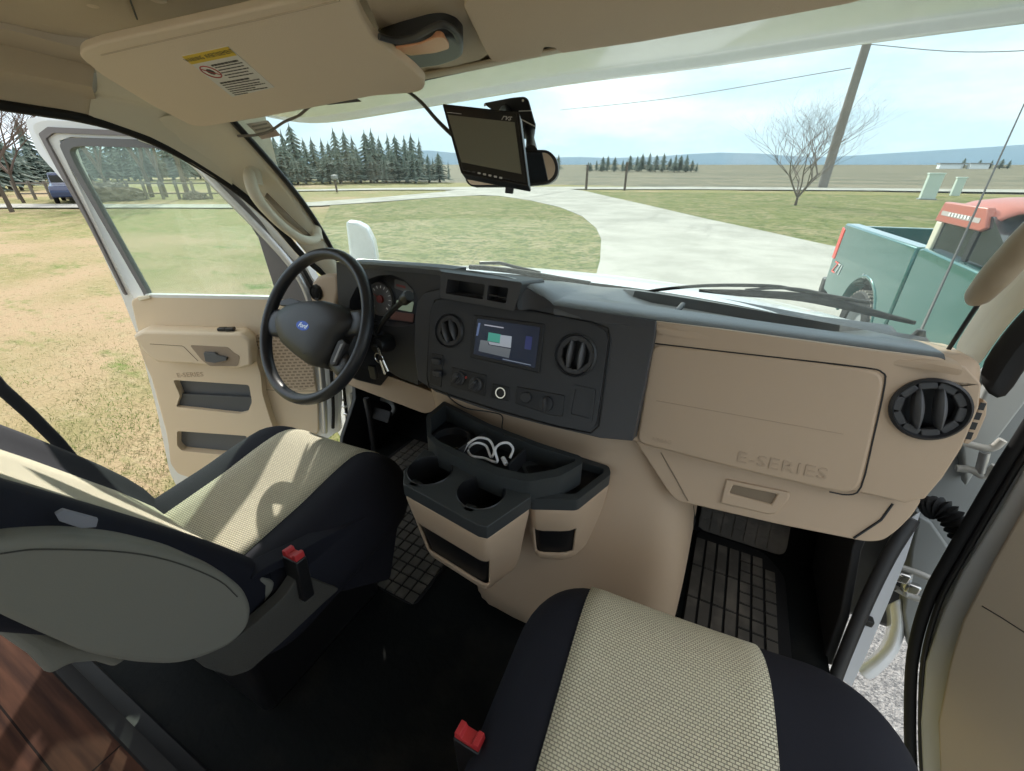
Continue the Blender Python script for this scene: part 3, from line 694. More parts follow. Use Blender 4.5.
# hub pad outline in wheel plane from the photo
HB = Frame(WF.at(0, 0, .0), we1, we2, wn)
hp_ = HB.pxs([(281, 312), (290, 306), (305, 302), (325, 301), (340, 305), (351, 312), (355, 319), (352, 328), (344, 335), (336, 350), (330, 362), (322, 368), (312, 366), (297, 355), (284, 343), (279, 330), (278, 320)], 0.0)
bm = bmesh.new(); pts = hp_; c0 = (sum(p[0] for p in pts)/len(pts), sum(p[1] for p in pts)/len(pts))
R = []
for s, h in ((1.0, -.03), (1.0, .0), (.97, .012), (.88, .021), (.6, .029), (.3, .032)):
    R.append([HB.at(c0[0]+(p[0]-c0[0])*s, c0[1]+(p[1]-c0[1])*s, h) for p in pts])
rr_ = add_loft(bm, R, closed=True); bm.faces.new(rr_[-1]); bm.faces.new(rr_[0][::-1])
pad = finish(bm, 'airbag_cover', LEATHER, sw, sharp=70); pad.data.materials[0] = DARK
def spoke(a, w0, w1, k, r0=.055, r1=.178):
    rl = []
    for i in range(6):
        t = i/5; r = r0+(r1-r0)*t; w = w0+(w1-w0)*t**1.6 if t > .3 else w0+(w1-w0)*t**1.6; z = -.012+.012*t
        d = (math.cos(a), math.sin(a)); n_ = (-d[1], d[0])
        sec = []
        for q, h in ((-1, 0), (-.7, .008), (0, .011), (.7, .008), (1, 0), (.7, -.010), (-.7, -.010)):
            sec.append(WF.at(d[0]*r+n_[0]*q*w/2, d[1]*r+n_[1]*q*w/2, z+h))
        rl.append(sec)
    return loft(k, rl, LEATHER, sw, closed=True, caps=True, sub=1, sharp=80)
sp_ = WF.px(350, 376); a3 = math.atan2(sp_[1], sp_[0])
for a, w0, w1 in ((math.atan2(*WF.px(267, 322)[::-1]), .080, .085), (math.atan2(*WF.px(362, 322)[::-1]), .07, .07), (a3, .085, .06)): spoke(a, w0, w1, 'spoke')
# badge: blue oval with silver edge and script
em = HB.px(304, 326, .028); EFm = subframe(HB, em[0], em[1], .0285)
BLUE = mat('badge_blue', (.02, .07, .35, 1), .25, .3)
e_ = prism('emblem', EFm, circ(0, 0, .0215, 30, 1.25, .62), .0, .003, mat('badge_silver', (.7, .7, .72, 1), .4), pad)
prism('emblem_field', EFm, circ(0, 0, .0195, 30, 1.27, .60), .003, .0038, BLUE, pad)
text('emblem_script', 'Ford', subframe(EFm, 0, 0, .004), .0165, STEEL, pad, depth=.0004, shear=.5)
a, b = HB.px(306, 354, .02); text('airbag_mark', 'SRS', subframe(HB, a, b, .026), .006, CHAR, pad, depth=.0008)
# cruise buttons
for q in ([(338, 341), (343, 339), (346, 343), (336, 365), (331, 366), (330, 361)],):
    o = prism('cruise_buttons', WF, WF.pxs(q, .012), -.004, .014, CHAR, sw, bevel=.003, r=.004)
    prism('button_marks', WF, WF.pxs([(340, 344), (342.5, 343.5), (334.5, 362), (332.5, 362)], .016), .014, .0152, mat('mark_grey', (.3, .3, .3, 1), .5), o)
o = prism('cruise_buttons', WF, WF.pxs([(281, 296+4), (290, 298), (300, 301), (299, 304), (285, 306), (279, 305)], .012), -.004, .012, DARK, sw, bevel=.002)
# column
sc_ = thing('steering_column', 'black steering column with shift lever and ignition lock behind the steering wheel', 'steering column', tuple(WC-wn*.15))
ax = -wn
rl = []
for t, w, h in ((.028, .055, .055), (.06, .075, .075), (.12, .082, .085), (.20, .085, .09), (.32, .08, .085)):
    c = WC+ax*t+V((.0, 0, -.01-.02*min(1, t/.1)))
    rl.append([c+we1*(w*x)+we2*(h*y) for x, y in ((-1, -.6), (-.7, -1), (.7, -1), (1, -.6), (1, .6), (.7, 1), (-.7, 1), (-1, .6))])
loft('column_cover', rl, DARK, sc_, closed=True, caps=True, sharp=30, bevel=.004)
lv = [P(377, 334, y=.76), P(383, 322, y=.745), P(392, 311, y=.73), P(403, 301, y=.70)]
tube('lever_boot', [P(373, 341, y=.79), P(378, 332, y=.758)], .014, RUBBER, sc_, n=12)
sl = tube('shift_lever', lv, .0062, BLACK, sc_, n=10, smooth=5)
kf = Frame(P(406.5, 298, y=.695), (1, 0, 0), (0, .5, 1), (0, -1, .3))
kn = tube('shift_knob', [P(402, 301.5, y=.70), P(404, 300, y=.699), P(408, 296.5, y=.69), P(409.5, 295.5, y=.688)], [.009, .0125, .0135, .011], BLACK, sc_, n=14)
f = Frame(P(378, 345, y=.735), (1, 0, 0), (0, .2, 1), (0.3, -1, 0))
lathe('ignition_lock', f, [(.022, -.04), (.022, 0), (.019, .006), (.010, .008), (0, .008)], BLACK, sc_, n=20)
box('key_bow_slot', f.at(0, 0, .008), (.014, .012, .005), DARK, sc_, .002)
for q0, q1 in (((340, 300), (352, 298)),): pass
ky = thing('car_keys', 'bunch of keys with a black fob hanging from the ignition lock', 'keys', tuple(P(378, 355, y=.715)))
tube('key', [P(378, 348, y=.722), P(381, 355, y=.715)], .004, STEEL, ky, n=8)
k1 = P(379, 358, y=.712)
tube('key_ring', [k1+V((.013*math.cos(t*PI/8), 0, .013*math.sin(t*PI/8))) for t in range(16)], .0013, STEEL, ky, n=6, closed=True)
f = Frame(P(373.5, 372, y=.71), (1, 0, .05), (0, 0, 1), (0.2, -1, 0)); prism('key_fob', f, rect(-.011, -.019, .011, .019), -.005, .005, BLACK, ky, r=.006, bevel=.002)
for du in (0, 3): tube('loose_key', [P(380+du, 360, y=.71), P(385+du, 374-du, y=.712)], .003, STEEL, ky, n=6)
# turn-signal end seen through the wheel
# ================================================================== SEATS
def seat_cushion(t, cx, w, y0, y1, zt, ht, rot, stripe, z_front=.0, nm='seat_cushion', mt=NAVY):
    dy = y1-y0; bm = rbox_pts((w, dy, ht), (w*.22, dy*.24, ht*.48), 22)
    M = Matrix.Rotation(rot, 3, 'Z')
    def df(p):
        X = p.x/(w/2); Y = p.y/(dy/2); up = max(0, p.z/(ht/2))
        z = p.z + up*(.022*abs(X)**2.5 - .012*(1-X*X)) + up*(.022*max(0, Y)*(1-Y*Y)*2) - up*.02*max(0, -Y)
        x = p.x*(1+.05*max(0, -p.z/(ht/2))); y = p.y
        return V((x, y, z))
    for v in bm.verts: v.co = df(v.co)
    base = V((cx, (y0+y1)/2, zt-ht/2))
    bm2 = bm.copy(); bm2.normal_update()
    cover = bm
    for v in cover.verts: v.co = base + M @ v.co
    o = finish(cover, nm, mt, t, sharp=180)
    # knitted centre panel: the same surface a couple of millimetres proud
    s0, s1 = stripe
    kill = [f for f in bm2.faces if not (s0 < f.calc_center_median().x < s1 and (f.normal.z > .12 or (f.normal.y > .3 and f.calc_center_median().z > -ht*.30)))]
    bmesh.ops.delete(bm2, geom=kill, context='FACES')
    # snap side borders to straight lines
    vs = [v for v in bm2.verts]
    xs = [v.co.x for v in vs]
    for v in vs:
        if v.is_boundary:
            if abs(v.co.x-min(xs)) < w/22*.8: v.co.x = s0
            elif abs(v.co.x-max(xs)) < w/22*.8: v.co.x = s1
    bm2.normal_update()
    nn = {v: v.normal.copy() for v in vs}
    uvl = bm2.loops.layers.uv.new('UVMap')
    for f in bm2.faces:
        for l in f.loops: c = l.vert.co; l[uvl].uv = (c.x, c.y - min(0, c.z-ht*.3)*1.0)
    for v in vs: v.co = v.co + nn[v]*.0035
    for v in vs: v.co = base + M @ v.co
    p = finish(bm2, 'centre_panel', KNIT, o, sharp=180); so = p.modifiers.new('solid', 'SOLIDIFY'); so.thickness = .004; so.offset = -1
    return o
def buckle(t, p, ax_, m_red=RED, k=1.0):
    """seat-belt buckle pointing along ax_"""
    ax_ = V(ax_).normalized(); sd = ax_.cross(V((0, 1, .2))).normalized(); nn = sd.cross(ax_)
    f = Frame(p, sd, ax_, nn)
    o = prism('buckle', f, [(-.019*k, -.09), (.019*k, -.09), (.021*k, 0), (-.021*k, 0)], -.011, .011, BLACK, t, bevel=.003)
    prism('release_button', f, [(-.019*k, -.0), (.019*k, -.0), (.018*k, .012), (.010*k, .012), (.008*k, .006), (-.008*k, .006), (-.010*k, .012), (-.018*k, .012)], -.009, .009, m_red, o, bevel=.001, label='red release button')
    return o
ps = thing('passenger_seat', 'passenger seat with black cover and pale knitted centre panel, nearest the camera', 'seat', (.48, .3, 0))
seat_cushion(ps, .515, .555, -.05, .565, .455, .20, math.radians(4), (-.180, .088))
box('seat_base', (.47, .22, .13), (.40, .44, .26), GREYC, ps, .02)
buckle(ps, P(470, 738, z=.42), (-.05, .05, 1))
ds = thing('driver_seat', 'driver seat with black cover, pale knitted centre and grey vinyl side shell', 'seat', (-.46, .35, 0))
seat_cushion(ds, -.43, .50, .15, .68, .452, .22, math.radians(3), (-.125, .125))
# pedestal skirts
sk_ = [P(u, v, x=-.20) for u, v in ((308, 578), (334, 590), (300, 622), (262, 652), (232, 673), (205, 664), (238, 640), (270, 612))]
SF = Frame((-.20, 0, 0), (0, 1, 0), (0, 0, 1), (1, 0, 0))
prism('seat_valance', SF, SF.pxs([(300, 574), (340, 589), (325, 602), (285, 640), (250, 671), (232, 677), (205, 668), (190, 654), (228, 645), (255, 624), (284, 598)], .036), .012, .036, GREYC, ds, bevel=.006, r=.01, label='grey carpeted seat valance')
box('seat_base', (-.49, .38, .12), (.40, .36, .24), BLACK, ds, .02)
prism('side_cover', SF, SF.pxs([(244, 580), (262, 566), (300, 548), (392, 500), (396, 520), (388, 578), (340, 590), (300, 574), (282, 564), (262, 574)]), -.03, .008, NAVY, ds, bevel=.012, r=.015)
prism('hinge_cover', SF, SF.pxs([(240, 588), (262, 577), (276, 582), (272, 598), (254, 612), (240, 610)]), -.04, .0, GREYV, ds, bevel=.006, r=.008)
# backrest: lofted along its reclined axis
bd = V((0, -.52, .85)).normalized(); bn = V((0, .85, .52)).normalized()   # along, and out of the front face
def back_sec(t, w, th, front=True):
    c = V((-.440, .225, .41)) + bd*t
    sec = []
    for X, Yf in ((-1, -.75), (-1, 0), (-.99, .75), (-.92, 1.15), (-.78, 1.2), (-.60, .80), (-.3, .70), (0, .68), (.3, .70), (.60, .78), (.78, 1.0), (.90, .95), (.98, .62), (1, 0), (1, -.75), (.85, -1), (0, -1.05), (-.85, -1)):
        sec.append(c+V((X*w/2, 0, 0))+bn*(Yf*th/2))
    return sec
secs = [back_sec(t, w, th) for t, w, th in ((-.06, .40, .05), (-.045, .46, .09), (0, .50, .13), (.10, .515, .15), (.25, .52, .155), (.40, .51, .15), (.52, .49, .14), (.60, .44, .12), (.64, .36, .08))]
loft('backrest', secs, NAVY, ds, closed=True, caps=True, sub=1, sharp=180)
# knitted panel on its front
pr = []
for t, w, th in ((-.02, .47, .11), (.02, .505, .135), (.10, .515, .15), (.25, .52, .155), (.40, .51, .15), (.52, .49, .14), (.60, .44, .12)):
    c = V((-.440, .225, .41))+bd*t; pr.append([c+V((X*w/2, 0, 0))+bn*(Yf*th/2+.004) for X, Yf in ((-.50, .75), (-.3, .70), (0, .68), (.3, .70), (.50, .75))])
bm = bmesh.new(); R = add_loft(bm, pr); uvl = bm.loops.layers.uv.new('UVMap')
for f in bm.faces:
    for l in f.loops: l[uvl].uv = (l.vert.co.x, (l.vert.co-V((-.45, .2, .44))).dot(bd))
o = finish(bm, 'back_panel', KNIT, ds, sharp=180); s = o.modifiers.new('solid', 'SOLIDIFY'); s.thickness = .004; s.offset = -1
# grey vinyl rear shell / inboard side
VF = Frame((-.178, 0, 0), (0, 1, 0), (0, 0, 1), (1, 0, 0))
shp = VF.pxs([(-70, 548), (0, 533), (60, 530), (120, 536), (170, 548), (215, 567), (238, 585), (246, 603), (243, 622), (226, 640), (200, 652), (170, 660), (130, 658), (80, 648), (0, 612), (-70, 575)])
prism('side_shell', VF, rpoly(shp, .02, 4), -.075, .018, GREYV, ds, bevel=.022, seg=5, label='grey-olive vinyl side shell')
tube('shell_seam', [VF.at(*VF.px(u, v), .0185) for u, v in ((-60, 556), (0, 546), (40, 543), (120, 547), (170, 558), (212, 576), (230, 592))], .0009, GREYC, ds, n=6, smooth=4)
prism('back_skirt', VF, VF.pxs([(-20, 600), (60, 640), (135, 655), (116, 669), (96, 663), (72, 665), (50, 677), (30, 656), (-20, 622)], -.03), -.08, -.03, GREYV, ds, bevel=.01)
TGF = Frame((-.186, 0, 0), (.15, 1, 0), (0, 0, 1), (1, 0, 0))
prism('cover_tag', TGF, TGF.pxs([(54, 512), (62, 507.5), (97, 517), (95, 525), (80, 526.5), (58, 519)]), .0, .006, mat('tag_grey', (.22, .23, .27, 1), .6), ds, bevel=.001)
buckle(ds, P(294, 556, x=-.175), (-.1, .12, 1))
# seat-belt webbing / pillar at the rear of the opening
tag(tube('seat_belt', [P(-40, 340, x=-.80), P(0, 387, x=-.80), P(30, 414, x=-.80), P(58, 442, x=-.80), P(90, 480, x=-.80), V((-.80, .29, .02))], .011, mat('belt_webbing', (.025, .025, .03, 1), .7), n=8, flat=.8, upv=V((1, 0, 0))), 'dark seat belt running down behind the driver backrest', 'seat belt')
# ================================================================== FLOOR MATS, PEDALS
def rib_mat(name, fr, outer, holes_grid, label, th=.008):
    return
def floor_mat(name, pts, label, seeds):
    fr = Frame((0, 0, 0), (1, 0, 0), (0, 1, 0), (0, 0, 1))
    t = thing(name, label, 'floor mat', (pts[0][0], pts[0][1], 0))
    prism('mat_base', fr, rpoly(pts, .03, 4), .0005, .007, RUBBER, t, bevel=.002)
    bm = bmesh.new(); xs = [p[0] for p in pts]; ys = [p[1] for p in pts]
    def inside(x, y):
        c = False; n = len(pts)
        for i in range(n):
            (x1, y1), (x2, y2) = pts[i], pts[(i+1) % n]
            if (y1 > y) != (y2 > y) and x < (x2-x1)*(y-y1)/(y2-y1)+x1: c = not c
        return c
    gx, gy, wx, wy, grid = seeds
    x = min(xs)
    while x < max(xs):
        y = min(ys)
        while y < max(ys):
            if grid or x > (min(xs)+max(xs))/2-.02: h = gy
            else: h = gy*3
            cx, cy = x+gx/2, y+h/2
            if all(inside(a, b) for a, b in ((x, y), (x+gx, y), (x, y+h), (x+gx, y+h))): add_box(bm, (cx, cy, .0085), (gx-wx, h-wy, .006))
            y += h
        x += gx
    finish(bm, 'mat_treads', mat('mat_rubber', (.075, .068, .058, 1), .75, bump=(80, .4, .002), var=(12, (.16, .14, .115, 1), .48, .72)), t)
    return t
floor_mat('floor_mat', [(-.72, .56), (-.17, .56), (-.17, 1.18), (-.24, 1.215), (-.70, 1.21)], 'ribbed rubber floor mat in the driver footwell with dusty square treads', (.034, .034, .006, .006, True))
floor_mat('floor_mat', [(.500, .70), (.76, .70), (.755, 1.14), (.70, 1.215), (.500, 1.215)], 'ribbed black rubber floor mat in the passenger footwell beside the engine cover', (.033, .040, .007, .007, False))
# risers of the mats on the toe boards
def toe(name, xa, xb, lab):
    fr = Frame((xa, 1.225, .004), (1, 0, 0), (0, .30, .32), (0, -1, 1)); bm = bmesh.new(); w = xb-xa
    add_prism(bm, fr, rpoly([(0, 0), (w, 0), (w, .30), (0, .30)], .03), -.004, .004)
    n = int(w/.034)
    for i in range(n):
        for j in range(8): add_box(bm, fr.at(.017+i*.034, .02+j*.034, .006), (.028, .028, .005), Matrix((fr.e1, fr.e2, fr.n)).transposed())
    tag(finish(bm, name, MATS['mat_rubber']), lab, 'floor mat')
toe('toe_mat', -.48, -.17, 'upturned treaded mat section on the toe board under the steering column')
toe('toe_mat', .50, .76, 'upturned treaded mat section on the toe board below the glovebox')
pd = thing('pedal', 'foot pedal with a curved metal arm under the steering column', 'pedal', tuple(P(392, 412, y=1.15)))
tube('pedal_arm', [P(378, 398, y=1.2), P(390, 402, y=1.18), P(394, 410, y=1.15), P(386, 418, y=1.12)], .010, GREYM, pd, n=8, smooth=4)
f = Frame(P(382, 415, y=1.10), (1, 0, 0), (0, .6, 1), (0, -1, .4)); prism('pedal_pad', f, rect(-.045, -.025, .045, .025), -.006, .006, RUBBER, pd, r=.01, bevel=.003)
f = Frame(P(428, 404, y=1.1), (1, 0, 0), (0, .5, 1), (0, -1, .4))
# ================================================================== VISORS, MAP LAMP, MIRROR, MONITOR
def visor(name, q, m, label, cat='sun visor'):
    t = thing(name, label, cat, tuple(sum(q, V((0, 0, 0)))/len(q)))
    return t
vb = [P(195, 121.5, y=.66), P(425, 84, y=.70), P(345, -8, y=.445), P(80, 44, y=.455)]
e1 = (vb[1]-vb[0]); e2 = (vb[3]-vb[0]); vf = Frame((vb[0]+vb[1]+vb[2]+vb[3])/4, e1, e2, (0, -.3, -1))
vs_ = visor('sun_visor', vb, VISOR, 'beige driver sun visor folded up, with a yellow and white warning label')
vo = vf.pxs([(79, 50), (82, 43), (100, 36), (225, 8), (300, -10), (352, -22), (360, 5), (374, 30), (398, 50), (414, 63), (426, 75), (424, 84), (414, 87), (375, 90), (335, 98), (260, 113), (205, 122), (192, 121), (150, 99), (100, 68)])
vp = prism('visor_body', vf, rpoly(vo, .012, 4), -.004, .010, VISOR, vs_, bevel=.0068, seg=4)
tube('visor_hem', [vf.at(*vf.px(u, v), .0105) for u, v in ((101, 48), (180, 29), (262, 10), (340, -9))], .0012, mat('visor_stitch', (.58, .48, .37, 1), .9), vs_, n=6, smooth=4)
lb = vf.pxs([(182, 49), (228, 38.5), (274.5, 80.5), (232.5, 90.5)])
lab = prism('warning_label', vf, lb, .010, .0108, PAPER, vs_, label='white warning label with a yellow heading strip')
l_o, l_x, l_y = V(lb[0]), V(lb[1])-V(lb[0]), V(lb[3])-V(lb[0])
def lq(a0, b0, a1, b1): return [tuple(l_o+l_x*a+l_y*b) for a, b in ((a0, b0), (a1, b0), (a1, b1), (a0, b1))]
prism('label_heading', vf, lq(0, 0, 1, .17), .0108, .0112, YEL, lab)
Lf = Frame(vf.at(*(l_o+l_x*.5+l_y*.085), .0113), vf.at(*l_x)-vf.o, -(vf.at(*l_y)-vf.o), vf.n)
cw = l_x.length
text('heading_text', '⚠WARNING  ⚠AVERTISSEMENT'.replace('⚠', '▲') if False else 'WARNING  AVERTISSEMENT', Lf, cw*.105, INK, lab, depth=.0001, sx=.78)
random.seed(3)
for row_i, (b, a0, a1, hh) in enumerate(((.25, .34, .92, .034), (.31, .36, .96, .018), (.37, .37, .93, .018), (.43, .36, .97, .018), (.49, .37, .90, .018), (.55, .40, .95, .018), (.63, .10, .78, .032), (.69, .10, .95, .018), (.75, .10, .9, .018), (.80, .10, .97, .018), (.85, .10, .70, .018), (.90, .10, .93, .018), (.95, .10, .42, .018))):
    bm = bmesh.new(); a = a0
    while a < a1:
        w = random.uniform(.03, .10); add_prism(bm, vf, lq(a, b, min(a+w, a1), b+hh), .0108, .0112); a += w+.012
    finish(bm, 'print_line', INK, lab)
cc = l_o+l_x*.19+l_y*.38
tube('warning_ring', [vf.at(cc.x+.021*cw/.09*math.cos(2*PI*k/24)*.62, cc.y+.0205*cw/.09*math.sin(2*PI*k/24)*.62, .0112) for k in range(24)], .0009, REDINK, lab, n=5, closed=True)
tube('warning_bar', [vf.at(cc.x-.009*cw/.09, cc.y+.009*cw/.09, .0112), vf.at(cc.x+.009*cw/.09, cc.y-.009*cw/.09, .0112)], .0008, REDINK, lab, n=5)
prism('seat_symbol', vf, circ(cc.x, cc.y, .006*cw/.09, 10), .0108, .0113, INK, lab)
tube('visor_rod', [vf.at(*vf.px(372, 88), .002), vf.at(*vf.px(376, 93), -.004), vf.at(*vf.px(384, 88), -.006)], .004, TAN, vs_, n=8)
# passenger visor
vb2 = [P(512, 53, y=.74), P(820, 0, y=.70), P(470, 0, y=.56)]
vf2 = Frame(vb2[0], vb2[1]-vb2[0], vb2[2]-vb2[0], (0, -.3, -1))
vs2 = thing('sun_visor', 'tan passenger sun visor folded against the roof right of the map lamp', 'sun visor', tuple(vb2[0]))
prism('visor_body', vf2, rpoly(vf2.pxs([(464, -4), (476, 22), (486, 43), (492, 53), (500, 55), (541, 48), (545, 38), (555, 39), (562, 45), (640, 33), (740, 14), (850, -8), (900, -22), (700, -50), (470, -20)]), .004, 3), -.004, .010, mat('visor_brown', (.72, .58, .43, 1), .9, bump=(550, .6)), vs2, bevel=.0068, seg=4)
# map lamp and its beige housing
mh = [P(366, 0, y=.56), P(500, 0, y=.56), P(440, 70, y=.78)]
mf = Frame(P(420, 35, y=.64), (1, 0, 0), P(500, 55, y=.80)-P(480, 5, y=.60), (0, -.3, -1))
ml = thing('overhead_console', 'beige overhead panel with a black map lamp between the two visors', 'map lamp', tuple(mf.o))
prism('lamp_panel', mf, rpoly(mf.pxs([(362, -10), (372, 12), (380, 32), (396, 42), (412, 60), (424, 73), (480, 60), (490, 53), (478, 28), (462, -10)]), .005, 3), -.03, .0, HEADL, ml, bevel=.005)
prism('lamp_body', mf, rpoly(mf.pxs([(377, 34), (382, 28), (400, 22), (430, 13.5), (444, 12.5), (456, 17), (463, 25), (463, 40), (457, 44), (440, 50), (412, 54), (396, 52), (382, 43)]), .01, 4), -.01, .022, DARK, ml, bevel=.009, seg=4)
LENS = mat('lamp_lens', (.85, .42, .24, 1), .35)  # orange reflection on the unlit lens is put into its colour
prism('lamp_lens', mf, rpoly(mf.pxs([(392, 47), (420, 42), (436, 35), (444, 35), (449, 42), (449, 47), (436, 51), (410, 54)], .022), .006, 3), .016, .0245, LENS, ml, bevel=.003)
tube('lamp_ridge', [mf.at(*mf.px(u, v, .022), .0215) for u, v in ((379, 37), (396, 41), (415, 37), (432, 28), (444, 25), (454, 31), (459, 40))], .004, CHAR, ml, n=8, smooth=5)
struct(loft('trim_13', [[P(424, 73, y=.80), P(500, 58, y=.82), P(640, 34, y=.82), P(830, -2, y=.80)], [P(424, 79, y=.87), P(520, 60, y=.875), P(640, 36, y=.865), P(830, -1, y=.84)]], HEADL, thick=.003))
# roof details by the driver visor: screw caps and a seam
for u, v in ((92, 3), (158, -2)):
    p = P(u, v, z=1.332); f = Frame(p, (1, 0, 0), (0, 1, 0), (0, 0, -1)); tag(lathe('screw_cap', f, [(.011, -.004), (.0105, .004), (.006, .0055), (0, .0055)], VISOR, None, n=18), 'small round beige screw cap in the headliner above the driver visor', 'screw cap', 'headliner screw caps')
struct(tube('trim_14', [P(128, -6, z=1.330), P(137, 19, z=1.325)], .0016, BLACK, n=6))
# grab handles on the pillars
gh = thing('grab_handle', 'beige grab handle on the driver side windshield pillar', 'grab handle', tuple(P(290, 200, x=-.84)))
hp3 = [P(249, 172, x=-.835), P(250, 180, x=-.80), P(256, 196, x=-.785), P(270, 214, x=-.785), P(290, 232, x=-.785), P(305, 240, x=-.80), P(316, 239, x=-.82), P(318, 230, x=-.838)]
tube('grip', hp3, [.013, .016, .0155, .013, .0125, .014, .014, .012], PILLAR, gh, n=12, smooth=5)
tube('upper_mount', [P(253, 168, x=-.84), P(258, 186, x=-.825)], [.018, .014], PILLAR, gh, n=12)
tube('lower_mount', [P(316, 226, x=-.84), P(318, 240, x=-.825)], [.013, .017], PILLAR, gh, n=12)
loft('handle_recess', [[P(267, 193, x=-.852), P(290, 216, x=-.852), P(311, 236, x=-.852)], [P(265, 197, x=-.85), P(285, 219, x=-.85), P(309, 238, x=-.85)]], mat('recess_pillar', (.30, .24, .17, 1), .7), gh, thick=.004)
gh2 = thing('grab_handle', 'beige grab handle on the passenger side windshield pillar', 'grab handle', tuple(P(1000, 270, x=.80)))
tube('grip', [P(974, 300, x=.78), P(980, 294, x=.765), P(995, 277, x=.755), P(1012, 258, x=.755), P(1032, 236, x=.755), P(1060, 205, x=.77)], [.010, .0165, .0185, .0185, .018, .015], mat('handle_tan', (.38, .30, .21, 1), .5), gh2, n=14, smooth=5)
tube('lower_mount', [P(975, 298, x=.785), P(984, 300, x=.82)], [.012, .014], PILLAR, gh2, n=12)
# ---- rear-view mirror
mr = thing('rear_view_mirror', 'black-framed rear-view mirror partly hidden behind the monitor', 'mirror', tuple(P(512, 170, y=.80)))
MF = Frame(P(512, 170, y=.77), (1, .30, .03), (0, .1, 1), (0, -1, -.1))
mo = rpoly(MF.pxs([(464, 150), (500, 150), (530, 150), (548, 150), (556, 157), (559, 168), (557, 178), (549, 184), (530, 186), (500, 187), (472, 187), (466, 182)]), .008, 3)
prism('mirror_shell', MF, mo, -.022, .004, BLACK, mr, bevel=.004, taper=.0)
prism('mirror_glass', MF, rpoly(MF.pxs([(466, 152), (500, 152), (530, 153), (547, 153), (553, 159), (556, 168), (554, 176), (547, 182), (530, 184), (500, 185), (472, 185), (468, 181)]), .006, 3), .004, .0048, MIRR, mr)
prism('dip_lever', MF, MF.pxs([(506, 185), (514, 185), (513, 194), (505, 193)]), -.006, .004, BLACK, mr, bevel=.002)
tube('mirror_stem', [P(531, 152, y=.785), P(531, 147, y=.81), P(530, 138, y=.85), P(529, 126, y=.885)], [.012, .010, .008, .014], BLACK, mr, n=10, smooth=3)
# ---- monitor
mn = thing('monitor', 'flat black reversing-camera monitor hanging at the top of the windshield', 'monitor', tuple(P(487, 143, d=.66)))
m_tl, m_tr, m_bl, m_br = P(442, 104, d=.665), P(519, 112, d=.625), P(461, 173, d=.645), P(529, 187, d=.605)
NF = Frame((m_tl+m_tr+m_bl+m_br)/4, m_tr-m_tl, m_tl-m_bl, (0, -1, 0))
mpo = NF.pxs([(442, 103.5), (519, 112), (528.5, 186.5), (461, 173.5)])
prism('monitor_case', NF, mpo, -.016, .0, BLACK, mn, bevel=.004, r=.004)
prism('bezel_frame', NF, NF.pxs([(445, 106), (517, 114), (526, 183.5), (463, 171)]), .0, .002, mat('monitor_bezel', (.02, .021, .02, 1), .35), mn, bevel=.001)
prism('monitor_screen', NF, NF.pxs([(448.5, 116), (515, 123.5), (522, 175), (462, 163)]), .002, .0028, mat('lcd_reflection', (.19, .19, .145, 1), .35), mn)  # screen colour lightened to stand in for its reflection
a, b = NF.px(507, 118.5); f = Frame(NF.at(a, b, .0022), NF.e1, NF.e2, NF.n)
text('monitor_logo', 'rvs', f, .013, mat('print_grey', (.5, .5, .48, 1), .5), mn, depth=.0003, shear=.3)
prism('print_line', NF, NF.pxs([(448, 113), (462, 114.6), (462, 115.2), (448, 113.6)]), .002, .0024, MATS['print_grey'], mn)
for k in range(7):
    a, b = NF.px(469+k*5.4, 172+k*1.15); box('monitor_button', NF.at(a, b, .003), (.0042, .0024, .0022), mat('button_silver', (.6, .6, .58, 1), .4) if k > 1 else CHAR, mn, .0005, Matrix((NF.e1, NF.n, NF.e2)).transposed())
BR = Frame(P(515, 115, y=.86), (1, .05, 0), (0, -.35, 1), (0, -1, 0))
fan = BR.pxs([(483, 103.5), (512, 98), (524, 97), (528, 100), (533, 118), (535.5, 126), (533, 136), (526, 139), (520, 140), (505, 120)])
br = prism('suction_bracket', BR, fan, -.004, .0, BLACK, mn, r=.005, bevel=.001)
for q in ([(519, 110.6), (531.5, 110.2), (531.5, 111), (519, 111.4)], [(520, 118), (535, 125.8), (534.7, 126.8), (520, 119)], [(520, 126), (531.5, 135.6), (531, 136.5), (520, 127)]):
    prism('bracket_slot', BR, BR.pxs(q), .0, .001, PAPER, br)
for u, v in ((485, 105), (523, 100.4)):
    a, b = BR.px(u, v); prism('screw_hole', BR, circ(a, b, .0022, 10), .0, .001, PAPER, br)
tube('bracket_arm', [P(505, 112, y=.85), P(500, 125, y=.78), P(495, 138, d=.69)], .012, BLACK, mn, n=10, smooth=3)
tag(tube('monitor_cable', [P(402, 88, y=.86), P(410, 93, y=.85), P(422, 103, y=.80), P(436, 119, y=.73), P(448, 131, d=.70), P(458, 140, d=.69)], .0035, BLACK, n=8, smooth=5), 'black cable from the roof edge to the hanging monitor', 'cable')
